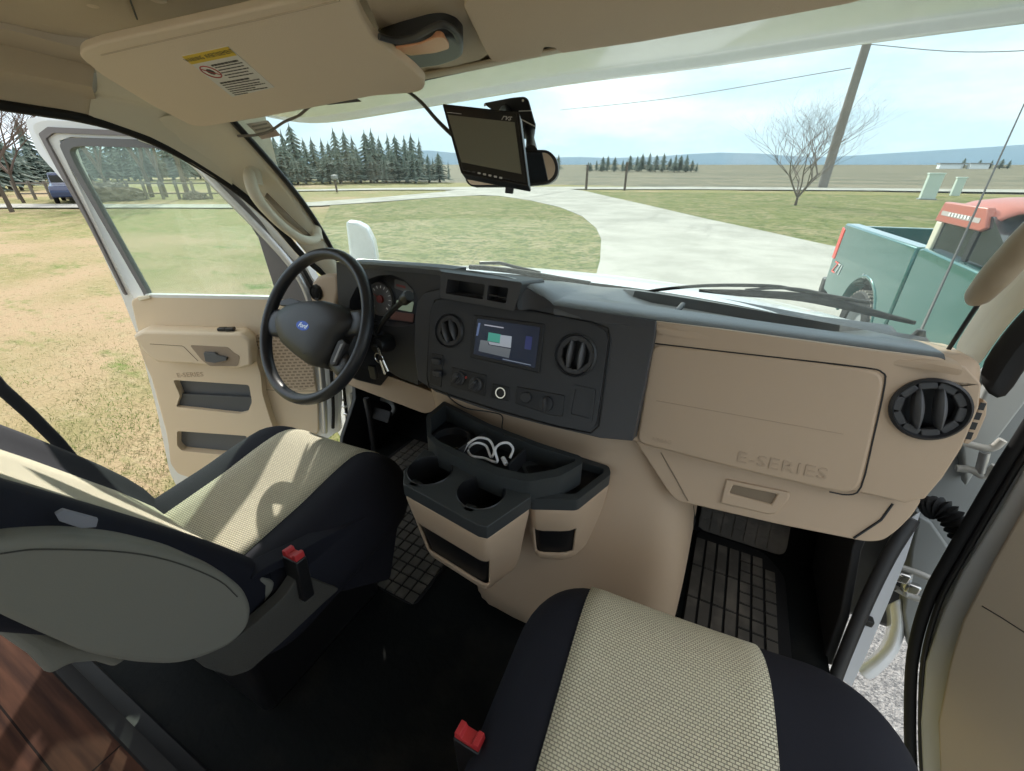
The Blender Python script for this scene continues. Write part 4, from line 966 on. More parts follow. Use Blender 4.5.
# antenna lead and stickers at the top left of the glass
tag(tube('cord', [P(238, 136, y=.80), P(256, 135, y=.81), P(270, 131, y=.80), P(284, 122, y=.78), P(298, 116, y=.77), P(308, 108, y=.76), P(318, 101, y=.75)], .0030, mat('cord_grey', (.16, .15, .14, 1), .7), n=8, smooth=5), 'grey-brown cord crossing the top left corner of the windshield', 'cord')
sf = Frame(P(262, 130, y=.845), P(280, 126, y=.855)-P(262, 132, y=.845), P(255, 124, y=.85)-P(263, 139, y=.83), (0, -1, 0))
st_ = thing('windshield_sticker', 'small pinkish-white square sticker in the top left corner of the windshield', 'sticker', tuple(sf.o))
prism('sticker_sheet', sf, sf.pxs([(246.5, 124), (268, 120.5), (281, 135.5), (262, 139.5)]), .0, .0008, mat('sticker_pink', (.62, .50, .45, 1), .7), st_)
for k in range(3):
    prism('sticker_print', sf, sf.pxs([(252+k*3, 126+k*3.6), (267+k*3, 123+k*3.6), (268+k*3, 124.6+k*3.6), (253+k*3, 127.8+k*3.6)]), .0008, .0012, mat('sticker_grey', (.25, .2, .19, 1), .7), st_)
gf = Frame(P(342, 99, y=.80), (1, .05, 0), (0, -.2, 1), (0, -1, 0))
tag(prism('grey_tag', gf, gf.pxs([(323, 100.5), (352, 95.5), (362, 101.5), (328, 105)]), .0, .002, GREYP, bevel=.0005), 'flat dark grey strip sticking out below the driver visor at the glass', 'strip')
# ================================================================== DOORS
def uv_tubepx(fr, l, off): return [fr.at(*fr.px(u, v, off), off) for u, v in l]
al = math.radians(57)
DR = Frame((-.93, 1.15, 0), (math.sin(al), math.cos(al), 0), (0, 0, 1), (math.cos(al), -math.sin(al), 0))
if DR.n.x < 0: DR.n = -DR.n
dd = thing('driver_door', 'open driver door, white outside with a beige trim panel and raised window', 'door', (-1.2, .95, -.15))
shell = DR.pxs([(36, 126), (46, 121), (70, 121), (130, 128), (185, 139), (215, 158), (262, 205), (304, 258), (322, 292), (333, 340), (340, 400), (338, 430), (300, 456), (250, 474), (200, 488), (180, 486), (172, 470), (160, 410), (141, 335), (124, 292), (92, 222), (74, 188), (48, 148)], -.03)
wh = DR.pxs([(64, 141), (76, 137), (155, 141), (195, 155), (215, 170), (262, 220), (290, 262), (298, 303), (140, 303), (118, 262), (72, 163)], -.03)
prism('door_shell', DR, rpoly(shell, .03, 3), -.075, -.012, SHELL, dd, holes=[wh], bevel=.006, seg=3)
# outer skin lip seen along the trailing edge
prism('door_skin', DR, rpoly(DR.pxs([(25, 119), (46, 116), (150, 124), (262, 205), (330, 292), (342, 430), (200, 488), (180, 484), (150, 350), (124, 290), (96, 236), (72, 190), (38, 152)], -.08), .02, 3), -.088, -.076, WHITE, dd, holes=[DR.pxs([(62, 139), (76, 135), (155, 139), (215, 168), (290, 262), (300, 305), (140, 305), (70, 163)], -.08)], bevel=.004)
prism('door_weatherstrip', DR, rpoly(DR.pxs([(41, 134), (50, 127), (130, 131), (180, 142), (210, 160), (196, 155), (170, 146), (130, 136), (55, 133), (48, 139), (62, 165), (92, 222), (128, 295), (125, 293), (88, 220), (57, 165)], -.012), .004, 2), -.012, -.002, mat('strip_mauve', (.20, .185, .19, 1), .6), dd)
rub = mat('window_rubber', (.15, .15, .155, 1), .6)
r_out = DR.pxs([(61, 145), (68, 138.5), (80, 137.5), (155, 140), (190, 151), (212, 167), (262, 222), (284, 255), (293, 299), (147, 299), (143, 290), (68, 160)], -.012)
r_in = DR.pxs([(71, 151), (74, 147.5), (84, 146), (155, 148), (185, 157), (205, 172), (252, 226), (261, 240), (278, 294), (278, 298), (150, 298), (149, 293), (77, 165)], -.012)
fr_ = prism('window_frame', DR, rpoly(r_out, .01, 3), -.03, -.004, rub, dd, holes=[rpoly(r_in, .008, 3)], bevel=.003)
prism('frame_lip', DR, rpoly(r_out, .01, 3), -.034, -.030, GREYM, dd, holes=[rpoly(DR.pxs([(71, 151), (74, 147.5), (84, 146), (155, 148), (185, 157), (205, 172), (252, 226), (262, 240), (278, 297), (150, 297), (149, 293), (77, 165)], -.03), .008, 3)])
prism('door_window', DR, r_out, -.024, -.020, GLASSD, dd)
prism('sail_panel', DR, DR.pxs([(258, 236), (266, 232), (303, 272), (322, 292), (324, 306), (278, 299)], .0), -.012, .004, mat('sail_grey', (.20, .19, .19, 1), .6), dd, bevel=.003)
# silvery leading edge of the window frame
tube('leading_edge', uv_tubepx(DR, [(140, 137), (165, 146), (192, 162), (218, 188), (246, 216), (272, 243), (293, 268), (308, 296), (318, 340), (324, 400), (325, 432)], .02), .0155, SILVER, dd, n=10, smooth=4, flat=.8)
tube('leading_seal', uv_tubepx(DR, [(303, 268), (318, 298), (328, 340), (333, 400), (333, 428)], .012), .007, RUBBER, dd, n=8, smooth=4)
trim = DR.pxs([(131, 300), (140, 296), (275, 298), (299, 299), (306, 320), (313, 360), (318, 400), (319, 432), (300, 446), (252, 462), (200, 476), (180, 474), (173, 466), (166, 430), (150, 372), (136, 322)], .0)
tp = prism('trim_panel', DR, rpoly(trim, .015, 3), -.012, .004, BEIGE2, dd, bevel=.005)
prism('window_sill', DR, DR.pxs([(146, 294), (280, 296.5), (279, 299.5), (146, 297)], .0), -.015, .005, SHELL, dd)
prism('sill_clip', DR, DR.pxs([(139, 296), (151, 294.5), (152, 297.5), (141, 300)], .0), .0, .012, PILLAR, dd, bevel=.002)
mold = DR.pxs([(139, 331), (150, 326), (246, 329), (254, 336), (257, 352), (263, 372), (265, 392), (271, 412), (283, 448), (262, 457), (222, 466), (193, 474), (181, 470), (174, 460), (171, 430), (160, 385), (148, 358)], .02)
ph1 = DR.pxs([(173, 380), (249, 385), (252, 402), (248, 412), (240, 414), (176, 407), (180, 396)], .045); ph2 = DR.pxs([(177, 431), (247, 436), (243, 449), (233, 456), (182, 451), (177, 446)], .045)
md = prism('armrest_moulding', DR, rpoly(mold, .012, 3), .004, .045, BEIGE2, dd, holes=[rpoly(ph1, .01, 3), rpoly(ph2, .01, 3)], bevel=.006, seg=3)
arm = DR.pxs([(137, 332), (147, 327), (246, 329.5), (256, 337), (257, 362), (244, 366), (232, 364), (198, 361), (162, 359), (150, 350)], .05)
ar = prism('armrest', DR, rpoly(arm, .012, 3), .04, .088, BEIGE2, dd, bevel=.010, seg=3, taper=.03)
prism('pull_cup', DR, rpoly(DR.pxs([(190, 345), (228, 347), (233, 352), (240, 356), (238, 366), (210, 366), (202, 360)], .088), .008, 3), .086, .0895, mat('cup_beige', (.30, .23, .165, 1), .6), ar)
dh = prism('door_handle', DR, rpoly(DR.pxs([(204, 352), (215, 352.5), (218, 355), (227, 357), (227, 360), (215, 362.5), (206, 361)], .095), .003, 3), .088, .100, GREYP, ar, bevel=.002, label='dark grey door release handle')
tube('panel_seam', uv_tubepx(DR, [(150, 344), (182, 346), (184, 347), (198, 361)], .0885), .001, MATS['recess_beige'], ar, n=5)
for k in range(2):
    q = [(219+k*8, 330), (225+k*8, 330.4), (223+k*8, 333), (216+k*8, 332.6)]
    p = DR.at(*DR.px(221+k*8, 331.5, .065), .065); p.z = max(p.z, p.z)
    box('window_switch', DR.at(DR.px(222+k*8, 330.5, .07)[0], DR.px(222+k*8, 329.5, .07)[1], .064), (.03, .022, .012), BLACK, ar, .003, Matrix((DR.e1, DR.n, DR.e2)).transposed())
text('door_lettering', 'E-SERIES', subframe(DR, *DR.px(190, 375, .046), .0455), .028, MATS['embossed_beige'], dd, depth=.0006)
for f in ():
    pass
prism('pocket_back', DR, DR.pxs([(168, 374), (256, 380), (256, 418), (168, 412)], .01), .004, .012, GREYP, dd)
prism('pocket_back', DR, DR.pxs([(172, 424), (252, 430), (252, 462), (172, 458)], .01), .004, .012, GREYP, dd)
prism('pocket_front', DR, DR.pxs([(180, 394), (252, 397.5), (252, 415), (178, 410)], .03), .022, .028, mat('pocket_front_grey', (.075, .08, .085, 1), .6), dd, bevel=.002)
# perforated speaker grille
gr = mat('speaker_grille', (.48, .375, .27, 1), .6)
N = gr.node_tree.nodes; L = gr.node_tree.links; bk = N.new('ShaderNodeTexBrick'); bk.inputs['Scale'].default_value = 1; bk.inputs['Brick Width'].default_value = .022; bk.inputs['Row Height'].default_value = .014
bk.inputs['Mortar Size'].default_value = .0035; bk.inputs['Color1'].default_value = (.26, .20, .14, 1); bk.inputs['Color2'].default_value = (.30, .23, .165, 1); bk.inputs['Mortar'].default_value = (.52, .41, .30, 1)
L.new(N['Texture Coordinate'].outputs['UV'], bk.inputs[0]); L.new(bk.outputs[0], N['Principled BSDF'].inputs['Base Color'])
gq = rpoly(DR.pxs([(254, 338), (258, 334), (309, 336), (312, 360), (315, 386), (302, 390), (272, 386), (266, 376), (260, 352)], .008), .012, 3)
og = prism('speaker_grille', DR, gq, .004, .009, gr, dd, bevel=.001)
me = og.data; uv = me.uv_layers.new(name='UVMap'); off = world_loc(og)-V(og.location)+V(og.location)
for p in me.polygons:
    for li in p.loop_indices:
        w = me.vertices[me.loops[li].vertex_index].co + world_loc(og) - DR.o; uv.data[li].uv = (w.dot(DR.e1), w.dot(DR.e2))
tube('grille_seam', uv_tubepx(DR, [(256, 389), (285, 391), (317, 391)], .004), .0012, MATS['recess_beige'], dd, n=5)
# wing mirror on the outside of the door
wm = [P(345.5, 221.5, d=1.95), P(358, 223, d=1.97), P(367, 228, d=1.98), P(373, 243, d=1.98), P(375, 263, d=1.97), P(374, 285, d=1.95), P(346, 285, d=1.93)]
WMf = Frame(wm[0], wm[5]-wm[6], V((0, 0, 1)), (0, -1, 0))
prism('wing_mirror', WMf, [((p-wm[0]).dot(WMf.e1), (p-wm[0]).dot(WMf.e2)) for p in wm], -.10, .0, WHITE, dd, bevel=.012, seg=3)
tube('mirror_arm', [V((-1.03, 1.18, .60)), V((-1.12, 1.35, .60)), P(360, 275, d=1.99)], .02, BLACK, dd, n=10, smooth=4)
# check strap and hinge pillar on the left
hl = thing('hinge_pillar', 'pale metal hinge pillar with a bolted hinge at the front of the driver door opening', 'pillar', (-.9, 1.15, 0))
HPf = Frame((-.90, 1.13, 0), (.55, .83, 0), (0, 0, 1), (1, -.5, 0))
HPf = Frame((-.885, 1.145, 0), (.9, -.25, 0), (0, 0, 1), (0, -1, 0))
prism('pillar_face', HPf, HPf.pxs([(330, 300), (346, 310), (352, 380), (361, 400), (366, 452), (350, 452), (333, 425), (330, 360)]), -.02, .0, SHELL, hl, bevel=.004)
prism('pillar_channel', HPf, HPf.pxs([(352, 392), (360, 398), (366, 452), (358, 452)]), .0, .012, SILVER, hl, bevel=.003)
tube('pillar_seal', [HPf.at(*HPf.px(u, v), .004) for u, v in ((341, 330), (344, 380), (349, 430), (352, 455))], .007, RUBBER, hl, n=8, smooth=3)
for u, v in ((344, 398), (346, 405), (349, 413)):
    box('hinge_leaf', HPf.at(*HPf.px(u, v), .012), (.03, .02, .012), STEEL, hl, .003)
tube('kick_moulding', [P(366, 398, x=-.80), P(370, 420, x=-.80), P(374, 450, x=-.80)], .012, CHAR, hl, n=8, smooth=3)
# ---- right door
be = math.radians(40)
PD = Frame((.95, 1.1, 0), (math.sin(be), -math.cos(be), 0), (0, 0, 1), (-math.cos(be), -math.sin(be), 0))
if PD.n.x > 0: PD.n = -PD.n
pdoor = thing('passenger_door', 'half-open passenger door seen edge-on with black seal and beige trim panel', 'door', (1.1, .9, -.15))
inner = [(1180, 230), (1100, 335), (1024, 440), (1003, 476), (955, 562), (934, 602), (919, 657), (916, 720), (919, 790), (925, 900)]
prism('door_shell', PD, PD.pxs(inner+[(1500, 900), (1500, 300)], 0), -.06, -.006, SHELL, pdoor, bevel=.004)
e1p = [(1180, 260), (1100, 385), (1045, 475), (1019, 520), (996, 560), (966, 618), (953, 660), (941, 720), (943, 771), (946, 820), (950, 900)]
prism('door_return', PD, PD.pxs([(1180, 240), (1100, 352), (1036, 452), (1008, 500), (966, 568), (946, 608), (928, 660), (923, 720), (926, 790), (930, 900)]+[(1500, 900), (1500, 310)], 0), -.006, .012, mat('door_jamb_paint', (.48, .48, .47, 1), .3, coat=.3), pdoor, bevel=.007, seg=3)
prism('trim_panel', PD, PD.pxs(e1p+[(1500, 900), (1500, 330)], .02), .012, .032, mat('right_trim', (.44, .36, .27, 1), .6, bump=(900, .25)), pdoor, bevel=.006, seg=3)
tube('trim_seam', uv_tubepx(PD, [(982, 606), (1002, 618), (1030, 636), (1100, 675)], .032), .0013, BLACK, pdoor, n=5)
sealr = [(1180, 210), (1100, 325), (1055, 388), (1016, 448), (996, 480), (949, 560), (928, 600), (913, 655), (910, 720), (912, 780), (918, 880)]
tube('door_seal', uv_tubepx(PD, sealr, .004), .0125, RUBBER, pdoor, n=10, smooth=5)
tube('door_seal_lip', uv_tubepx(PD, [(u+11, v+3) for u, v in sealr], .006), .006, BLACK, pdoor, n=8, smooth=5)
# ---- right hinge pillar, hinges and wiring boot
hr = thing('hinge_pillar', 'shaded grey hinge pillar between the dashboard end and the passenger door', 'pillar', (1.0, 1.2, 0))
HR = Frame((.86, 1.20, 0), (1, .10, 0), (0, 0, 1), (0, -1, 0))
prism('pillar_panel', HR, HR.pxs([(945, 405), (985, 372), (1060, 300), (1060, 420), (1000, 520), (950, 660), (930, 700), (915, 640), (900, 560), (905, 480)]), -.02, .0, GREYM, hr, bevel=.004)
prism('pillar_step', HR, HR.pxs([(978, 385), (1045, 318), (1060, 340), (985, 440), (960, 480), (955, 440)]), .0, .03, mat('grey_metal_light', (.33, .34, .33, 1), .5), hr, bevel=.006)
prism('lower_panel', HR, HR.pxs([(912, 505), (925, 512), (958, 560), (950, 590), (930, 640), (905, 640), (898, 600), (905, 540)]), .0, .04, GREYM, hr, bevel=.006)
for pts in ([(962, 442), (985, 447), (1003, 452), (1000, 470), (985, 474)], [(955, 470), (975, 473), (990, 480), (980, 492)]):
    pass
def hinge(q, par, yy=1.13):
    h = tube('hinge_arm', [P(u, v, y=yy) for u, v in q[0]], .008, mat('hinge_paint', (.42, .41, .38, 1), .4), par, n=8, smooth=4)
    tube('hinge_arm', [P(u, v, y=yy) for u, v in q[1]], .008, MATS['hinge_paint'], par, n=8, smooth=4)
    tube('hinge_pin', [P(u, v, y=yy) for u, v in q[2]], .009, SILVER, par, n=10)
hinge(([(958, 441), (976, 446), (992, 448), (1003, 440)], [(956, 468), (972, 470), (984, 476), (996, 466)], [(985, 452), (980, 472)]), hr)
hinge(([(897, 566), (915, 572), (930, 578), (938, 582)], [(895, 588), (910, 596), (926, 600), (934, 596)], [(909, 572), (905, 594)]), hr)
for u, v in ((902, 577), (912, 588)): box('hinge_block', P(u, v, y=1.12), (.03, .02, .03), STEEL, hr, .006)
bt_ = []; rd_ = []
for i in range(37):
    t = i/36; p = P(928+34*t, 508+26*t-10*math.sin(t*PI), y=1.12-.04*t); bt_.append(p); rd_.append(.022+.0045*math.cos(t*2*PI*9))
tag(tube('wiring_boot', bt_, rd_, RUBBER, n=14), 'black corrugated rubber wiring boot between the right pillar and passenger door', 'rubber boot')
# painted sill strip at the right opening, with a clip
SL = Frame((.90, .98, .2), (1, .35, 0), (-.1, .30, 1), (0, -1, 0))
slp = thing('door_sill', 'white painted body flange beside the passenger footwell', 'sill', (.87, 1, 0))
prism('sill_strip', SL, SL.pxs([(913, 517), (921, 512), (906, 560), (890, 600), (868, 652), (852, 687), (842, 680), (838, 672), (862, 610), (886, 560)]), -.003, .0, mat('sill_white', (.62, .64, .68, 1), .35), slp, bevel=.003)
box('sill_clip', SL.at(*SL.px(866, 619), .006), (.02, .02, .02), BLACK, slp, .004)
tube('footwell_edge', [SL.at(*SL.px(u, v), .012) for u, v in ((908, 516), (884, 555), (860, 605), (836, 664), (828, 690))], .014, CHAR, slp, n=8, smooth=4)
# painted wheel-arch skin and dark gap below the right door
fd = thing('fender', 'white painted wheel arch edge below the passenger door hinge', 'fender', (1.1, 1.3, -.4))
rl = []
for a, b, c in (((905, 596), (899, 598), (888, 604)), ((907, 615), (903, 618), (893, 622)), ((905, 640), (899, 642), (886, 645)), ((895, 660), (888, 658), (876, 655)), ((870, 684), (862, 678), (856, 668))):
    rl.append([P(a[0], a[1], y=1.22), P(b[0], b[1], y=1.18), P(c[0], c[1], y=1.20), P(c[0]-4, c[1], y=1.30)])
loft('arch_skin', rl, WHITE, fd, thick=.006, sub=2)
fd2 = box('inner_arch', (1.02, 1.42, .0), (.25, .2, .50), BLACK, fd, .03)
# ================================================================== VAN BODY AHEAD OF THE GLASS
hood = thing('hood', 'white van bonnet just visible below the windshield', 'hood', (0, 1.6, .3))
rl = []
for y, z, w in ((1.285, .775, .80), (1.36, .772, .80), (1.5, .755, .78), (1.66, .72, .76), (1.76, .67, .74), (1.80, .58, .73), (1.82, .3, .73)):
    rl.append([V((w*t, y-(.10*t*t), z-.035*abs(t)**3)) for t in [-1+i/7 for i in range(15)]])
loft('hood_skin', rl, WHITE, hood, sub=1)
loft('cowl', [[b+V((0, .035, -.022)) for b in B_], [b+V((0, .10, -.015)) for b in B_]], DARK, hood, thick=.004)
for nm, q, lab in (('wiper', [(590, 284), (560, 279), (520, 272), (485, 268), (470, 267)], 'short visible tip of the driver side wiper at the bottom of the windshield'),
                   ('wiper', [(925, 330), (880, 317), (850, 303), (800, 297), (750, 290), (700, 287), (655, 289), (640, 291)], 'black wiper arm and blade lying across the passenger side of the windshield base')):
    w = thing(nm, lab, 'wiper', tuple(P(q[0][0], q[0][1], y=1.28)))
    if len(q) < 6:
        tube('wiper_blade', [P(u, v, y=1.27) for u, v in q], .009, RUBBER, w, n=8, smooth=4); tube('wiper_arm', [P(u, v-3, y=1.29) for u, v in [(540, 276), (515, 270), (500, 266), (480, 266)]], .006, BLACK, w, n=8)
    else:
        tube('wiper_arm', [P(u, v, y=1.22-max(0, (u-800))*.0012) for u, v in [(640, 293), (665, 289), (710, 285.5), (770, 286), (795, 290), (830, 296), (870, 303)]], .0045, BLACK, w, n=8, smooth=4)
        tube('wiper_blade', [P(u, v, y=1.22-max(0, (u-800))*.0012) for u, v in [(699, 290.5), (740, 293), (790, 296), (830, 302), (870, 312), (915, 323)]], [.004, .009, .010, .011, .008, .004], RUBBER, w, n=8, smooth=4)
        tube('blade_bridge', [P(u, v-4, y=1.22-max(0, (u-800))*.0012) for u, v in [(745, 294), (780, 292), (810, 295), (850, 305)]], .0035, CHAR, w, n=6, smooth=3)
an = thing('antenna', 'thin black whip antenna rising in front of the windshield at the right', 'antenna', tuple(P(920, 334, y=1.25)))
p0 = P(919, 335, y=1.22); p1 = P(1026, 100, y=1.9)
tube('whip', [p0, p0.lerp(p1, .5), p1], [.0035, .0025, .0018], BLACK, an, n=6)
lathe('antenna_base', Frame(p0, (1, 0, 0), (0, 1, 0), (0, 0, 1)), [(.018, -.05), (.016, -.01), (.008, .012), (0, .014)], BLACK, an, n=14)
# driver's door opening floor edge, body side below the cab
loft('body_side', [[V((-.88, y, -.03)) for y in (-1.6, .95, 1.0)], [V((-.93, y, -.35)) for y in (-1.6, .95, 1.0)]], WHITE, None, thick=.01)['kind'] = 'structure'
# ================================================================== OUTDOORS
def gp(u, v, dz=0.0): return P(u, v, z=GZ+dz)
def gpoly(name, pts, m, z, thick=.02):
    bm = bmesh.new(); fr = Frame((0, 0, GZ+z), (1, 0, 0), (0, 1, 0), (0, 0, 1))
    add_prism(bm, fr, pts, -thick, 0); return struct(finish(bm, name, m))
def ground_mat(name, cols, scales, rough=.95, bump=.6, bscale=30, bd=.04):
    """cols: three colours mixed by two noises"""
    m = bpy.data.materials.new(name); m.use_nodes = True; N = m.node_tree.nodes; L = m.node_tree.links; b = N['Principled BSDF']; b.inputs['Roughness'].default_value = rough; b.inputs['Specular IOR Level'].default_value = .1
    g = N.new('ShaderNodeNewGeometry'); prev = None
    def nz(sc, lo, hi, det=8, st=None):
        n = N.new('ShaderNodeTexNoise'); n.inputs['Scale'].default_value = sc; n.inputs['Detail'].default_value = det; n.inputs['Roughness'].default_value = .65
        src = g.outputs['Position']
        if st:
            mp = N.new('ShaderNodeMapping'); mp.inputs['Scale'].default_value = st[0]; mp.inputs['Rotation'].default_value = (0, 0, st[1]); L.new(src, mp.inputs[0]); src = mp.outputs[0]
        L.new(src, n.inputs['Vector']); r = N.new('ShaderNodeMapRange'); r.inputs[1].default_value = lo; r.inputs[2].default_value = hi; L.new(n.outputs['Fac'], r.inputs[0]); return r.outputs[0]
    prev = cols[0]
    for c, s in zip(cols[1:], scales):
        mx = N.new('ShaderNodeMix'); mx.data_type = 'RGBA'
        if isinstance(prev, tuple): mx.inputs[6].default_value = prev
        else: L.new(prev, mx.inputs[6])
        mx.inputs[7].default_value = c; L.new(nz(*s), mx.inputs[0]); prev = mx.outputs[2]
    L.new(prev, b.inputs['Base Color'])
    if bump:
        n = N.new('ShaderNodeTexNoise'); n.inputs['Scale'].default_value = bscale; n.inputs['Detail'].default_value = 4; L.new(g.outputs['Position'], n.inputs['Vector'])
        k = N.new('ShaderNodeBump'); k.inputs['Strength'].default_value = bump; k.inputs['Distance'].default_value = bd; L.new(n.outputs['Fac'], k.inputs['Height']); L.new(k.outputs['Normal'], b.inputs['Normal'])
    return m
STRAW = (.27, .225, .105, 1); GRN = (.10, .17, .03, 1); OLIVE = (.20, .20, .075, 1)
LAWN = ground_mat('lawn_grass', [STRAW, OLIVE, (.36, .265, .16, 1), (.13, .18, .045, 1), (.34, .28, .16, 1), (.08, .08, .03, 1)], [(2.2, .38, .56, 9, ((.5, 1.4, 1), .5)), (.10, .50, .62, 3), (1.3, .55, .68, 7, ((.5, 1.2, 1), .5)), (7, .50, .68, 6), (16, .56, .72)], bscale=45)
LAWN2 = ground_mat('lawn_green', [(.20, .20, .08, 1), (.28, .245, .13, 1), (.11, .14, .04, 1), (.06, .08, .025, 1)], [(.6, .45, .58), (2.6, .48, .60), (9, .50, .64)], bscale=40)
FIELD = ground_mat('field_scrub', [(.19, .17, .12, 1), (.11, .11, .08, 1), (.25, .22, .15, 1)], [(.06, .42, .6, 8, ((.25, 1.6, 1), -.47)), (.25, .5, .66)], bump=0)
ROAD = ground_mat('road_concrete', [(.33, .32, .28, 1), (.42, .405, .36, 1), (.23, .225, .20, 1)], [(.7, .4, .6), (.25, .55, .75, 8, ((3, .4, 1), -.3))], bump=.3, bscale=60, bd=.01)
GRAV = ground_mat('gravel', [(.30, .29, .28, 1), (.14, .14, .14, 1), (.45, .44, .42, 1)], [(60, .45, .6), (35, .55, .7)], bump=.8, bscale=90, bd=.02)
# lawn with gentle relief
bm = bmesh.new(); R = []
xs = [-160, -110, -80, -60, -45]+[-36+i for i in range(36)]+[0, 1, 2, 3, 6, 10, 18, 30, 50, 90]
ys = [-60, -30, -15, -8]+[-5+i for i in range(30)]+[27, 31, 36, 42, 50]
for x in xs: R.append([V((x, y, GZ-.02+(.05*noise.noise(V((x*.5, y*.5, 0))) if x < 0 and y < 24 else 0)-(.03 if x >= 0 else 0))) for y in ys])
add_loft(bm, R); struct(finish(bm, 'lawn', LAWN))
# far fields, a slightly rising plain
bm = bmesh.new(); A = 27.0
R = []
for d in (40, 60, 90, 140, 220, 400, 800, 1600, 3200):
    R.append([V((d*math.sin(math.radians(a)), d*math.cos(math.radians(a)), GZ-.10+(.0 if d < 60 else .0))) for a in range(-100, 61, 5)])
add_loft(bm, R); struct(finish(bm, 'far_field', FIELD))
# green lawn areas in front and at the right
gpoly('lawn_strip', [tuple(gp(u, v).xy) for u, v in ((318, 236), (330, 206), (380, 203), (432, 198.5), (470, 196), (500, 196.5), (530, 201), (560, 208), (582, 217), (596, 229), (601, 240), (600, 262), (592, 300), (470, 320), (300, 330))], LAWN2, .03)
gpoly('lawn_strip', [tuple(gp(u, v).xy) for u, v in ((585, 192.0), (640, 192.5), (760, 193.5), (900, 196), (1100, 200), (1100, 300), (980, 300), (900, 262), (850, 252), (820, 245), (760, 232), (700, 219), (650, 207), (610, 198))], LAWN2, .03)
# roads
drive = [(445, 191.5), (470, 189), (520, 188.2), (562, 188.5), (585, 191.5), (610, 197.5), (650, 206.5), (700, 218.5), (760, 231.5), (820, 245), (850, 251), (900, 261), (980, 298), (1100, 330)]
dl = [tuple(gp(u, v).xy) for u, v in drive]
dl += [(6.0, 2.0), (6, -3), (.9, -3), (.9, 3.2), (-1.2, 4.4)]+[tuple(gp(u, v).xy) for u, v in ((582, 330), (592, 290), (600, 262), (601, 240), (596, 229), (582, 217), (560, 208), (530, 201), (500, 196.5), (476, 195.5), (455, 195.5))]
gpoly('driveway', dl, ROAD, .045)
gpoly('road', [tuple(gp(u, v).xy) for u, v in ((-200, 203), (0, 204.6), (120, 205), (240, 205.2), (310, 203), (380, 198), (430, 193.5), (470, 190.3), (500, 190), (485, 195.5), (440, 197.8), (380, 202.5), (320, 206.5), (240, 208.6), (120, 208.4), (0, 208.4), (-200, 208.6))], ROAD, .05)
gpoly('road', [tuple(gp(u, v).xy) for u, v in ((280, 190.6), (380, 188.6), (470, 187.4), (560, 187.3), (700, 187.3), (850, 188.5), (1100, 191), (1100, 194), (850, 190.8), (700, 189.8), (560, 189.6), (470, 190.2), (380, 190.4), (280, 191.8))], ROAD, .055)
gpoly('gravel_patch', [(.95, .2), (4, .2), (4, 3.6), (.95, 3.6)], GRAV, .06)
# mountains
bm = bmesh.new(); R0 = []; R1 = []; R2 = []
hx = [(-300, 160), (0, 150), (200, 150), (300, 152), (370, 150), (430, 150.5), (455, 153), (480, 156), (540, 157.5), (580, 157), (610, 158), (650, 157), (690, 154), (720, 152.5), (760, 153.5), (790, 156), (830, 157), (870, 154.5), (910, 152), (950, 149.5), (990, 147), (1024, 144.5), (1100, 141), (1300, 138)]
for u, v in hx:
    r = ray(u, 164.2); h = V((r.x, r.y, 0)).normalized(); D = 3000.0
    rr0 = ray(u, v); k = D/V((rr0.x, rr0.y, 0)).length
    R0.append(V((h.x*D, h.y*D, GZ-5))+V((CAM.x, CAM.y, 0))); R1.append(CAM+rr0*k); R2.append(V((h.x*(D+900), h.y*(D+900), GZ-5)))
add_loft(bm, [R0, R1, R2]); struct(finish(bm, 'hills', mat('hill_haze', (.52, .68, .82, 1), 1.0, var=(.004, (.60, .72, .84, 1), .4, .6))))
# real blades of grass on the nearest part of the lawn
bm = bmesh.new(); gr_ = random.Random(2)
for i in range(90000):
    y = gr_.uniform(-.6, 7.5); x = -1.05-abs(gr_.gauss(0, 1))*2.6
    if x < -8: continue
    if noise.noise(V((x*1.3, y*1.3, 3))) < gr_.uniform(-.9, .35): continue
    h = gr_.uniform(.012, .04); a = gr_.uniform(0, 2*PI); w_ = .0026; l = gr_.uniform(.2, 1.3)*h; z = GZ-.02+.05*noise.noise(V((x*.5, y*.5, 0)))
    c, s_ = math.cos(a), math.sin(a); b_ = gr_.uniform(0, 2*PI)
    bm.faces.new([bm.verts.new((x-c*w_, y-s_*w_, z)), bm.verts.new((x+c*w_, y+s_*w_, z)), bm.verts.new((x+math.cos(b_)*l, y+math.sin(b_)*l, z+h))])
me = bpy.data.meshes.new('grass'); bm.to_mesh(me); bm.free()
me.materials.append(ground_mat('grass_blades', [(.26, .23, .11, 1), (.12, .16, .035, 1), (.36, .31, .17, 1), (.07, .17, .015, 1)], [(1.3, .38, .54, 6), (9, .5, .62), (1.1, .50, .58, 7)], bump=0))
tag(bpy.data.objects.new('grass', me), 'short straw and green grass blades on the lawn by the open driver door', 'grass', kind='stuff'); COL.objects.link(bpy.data.objects['grass'])
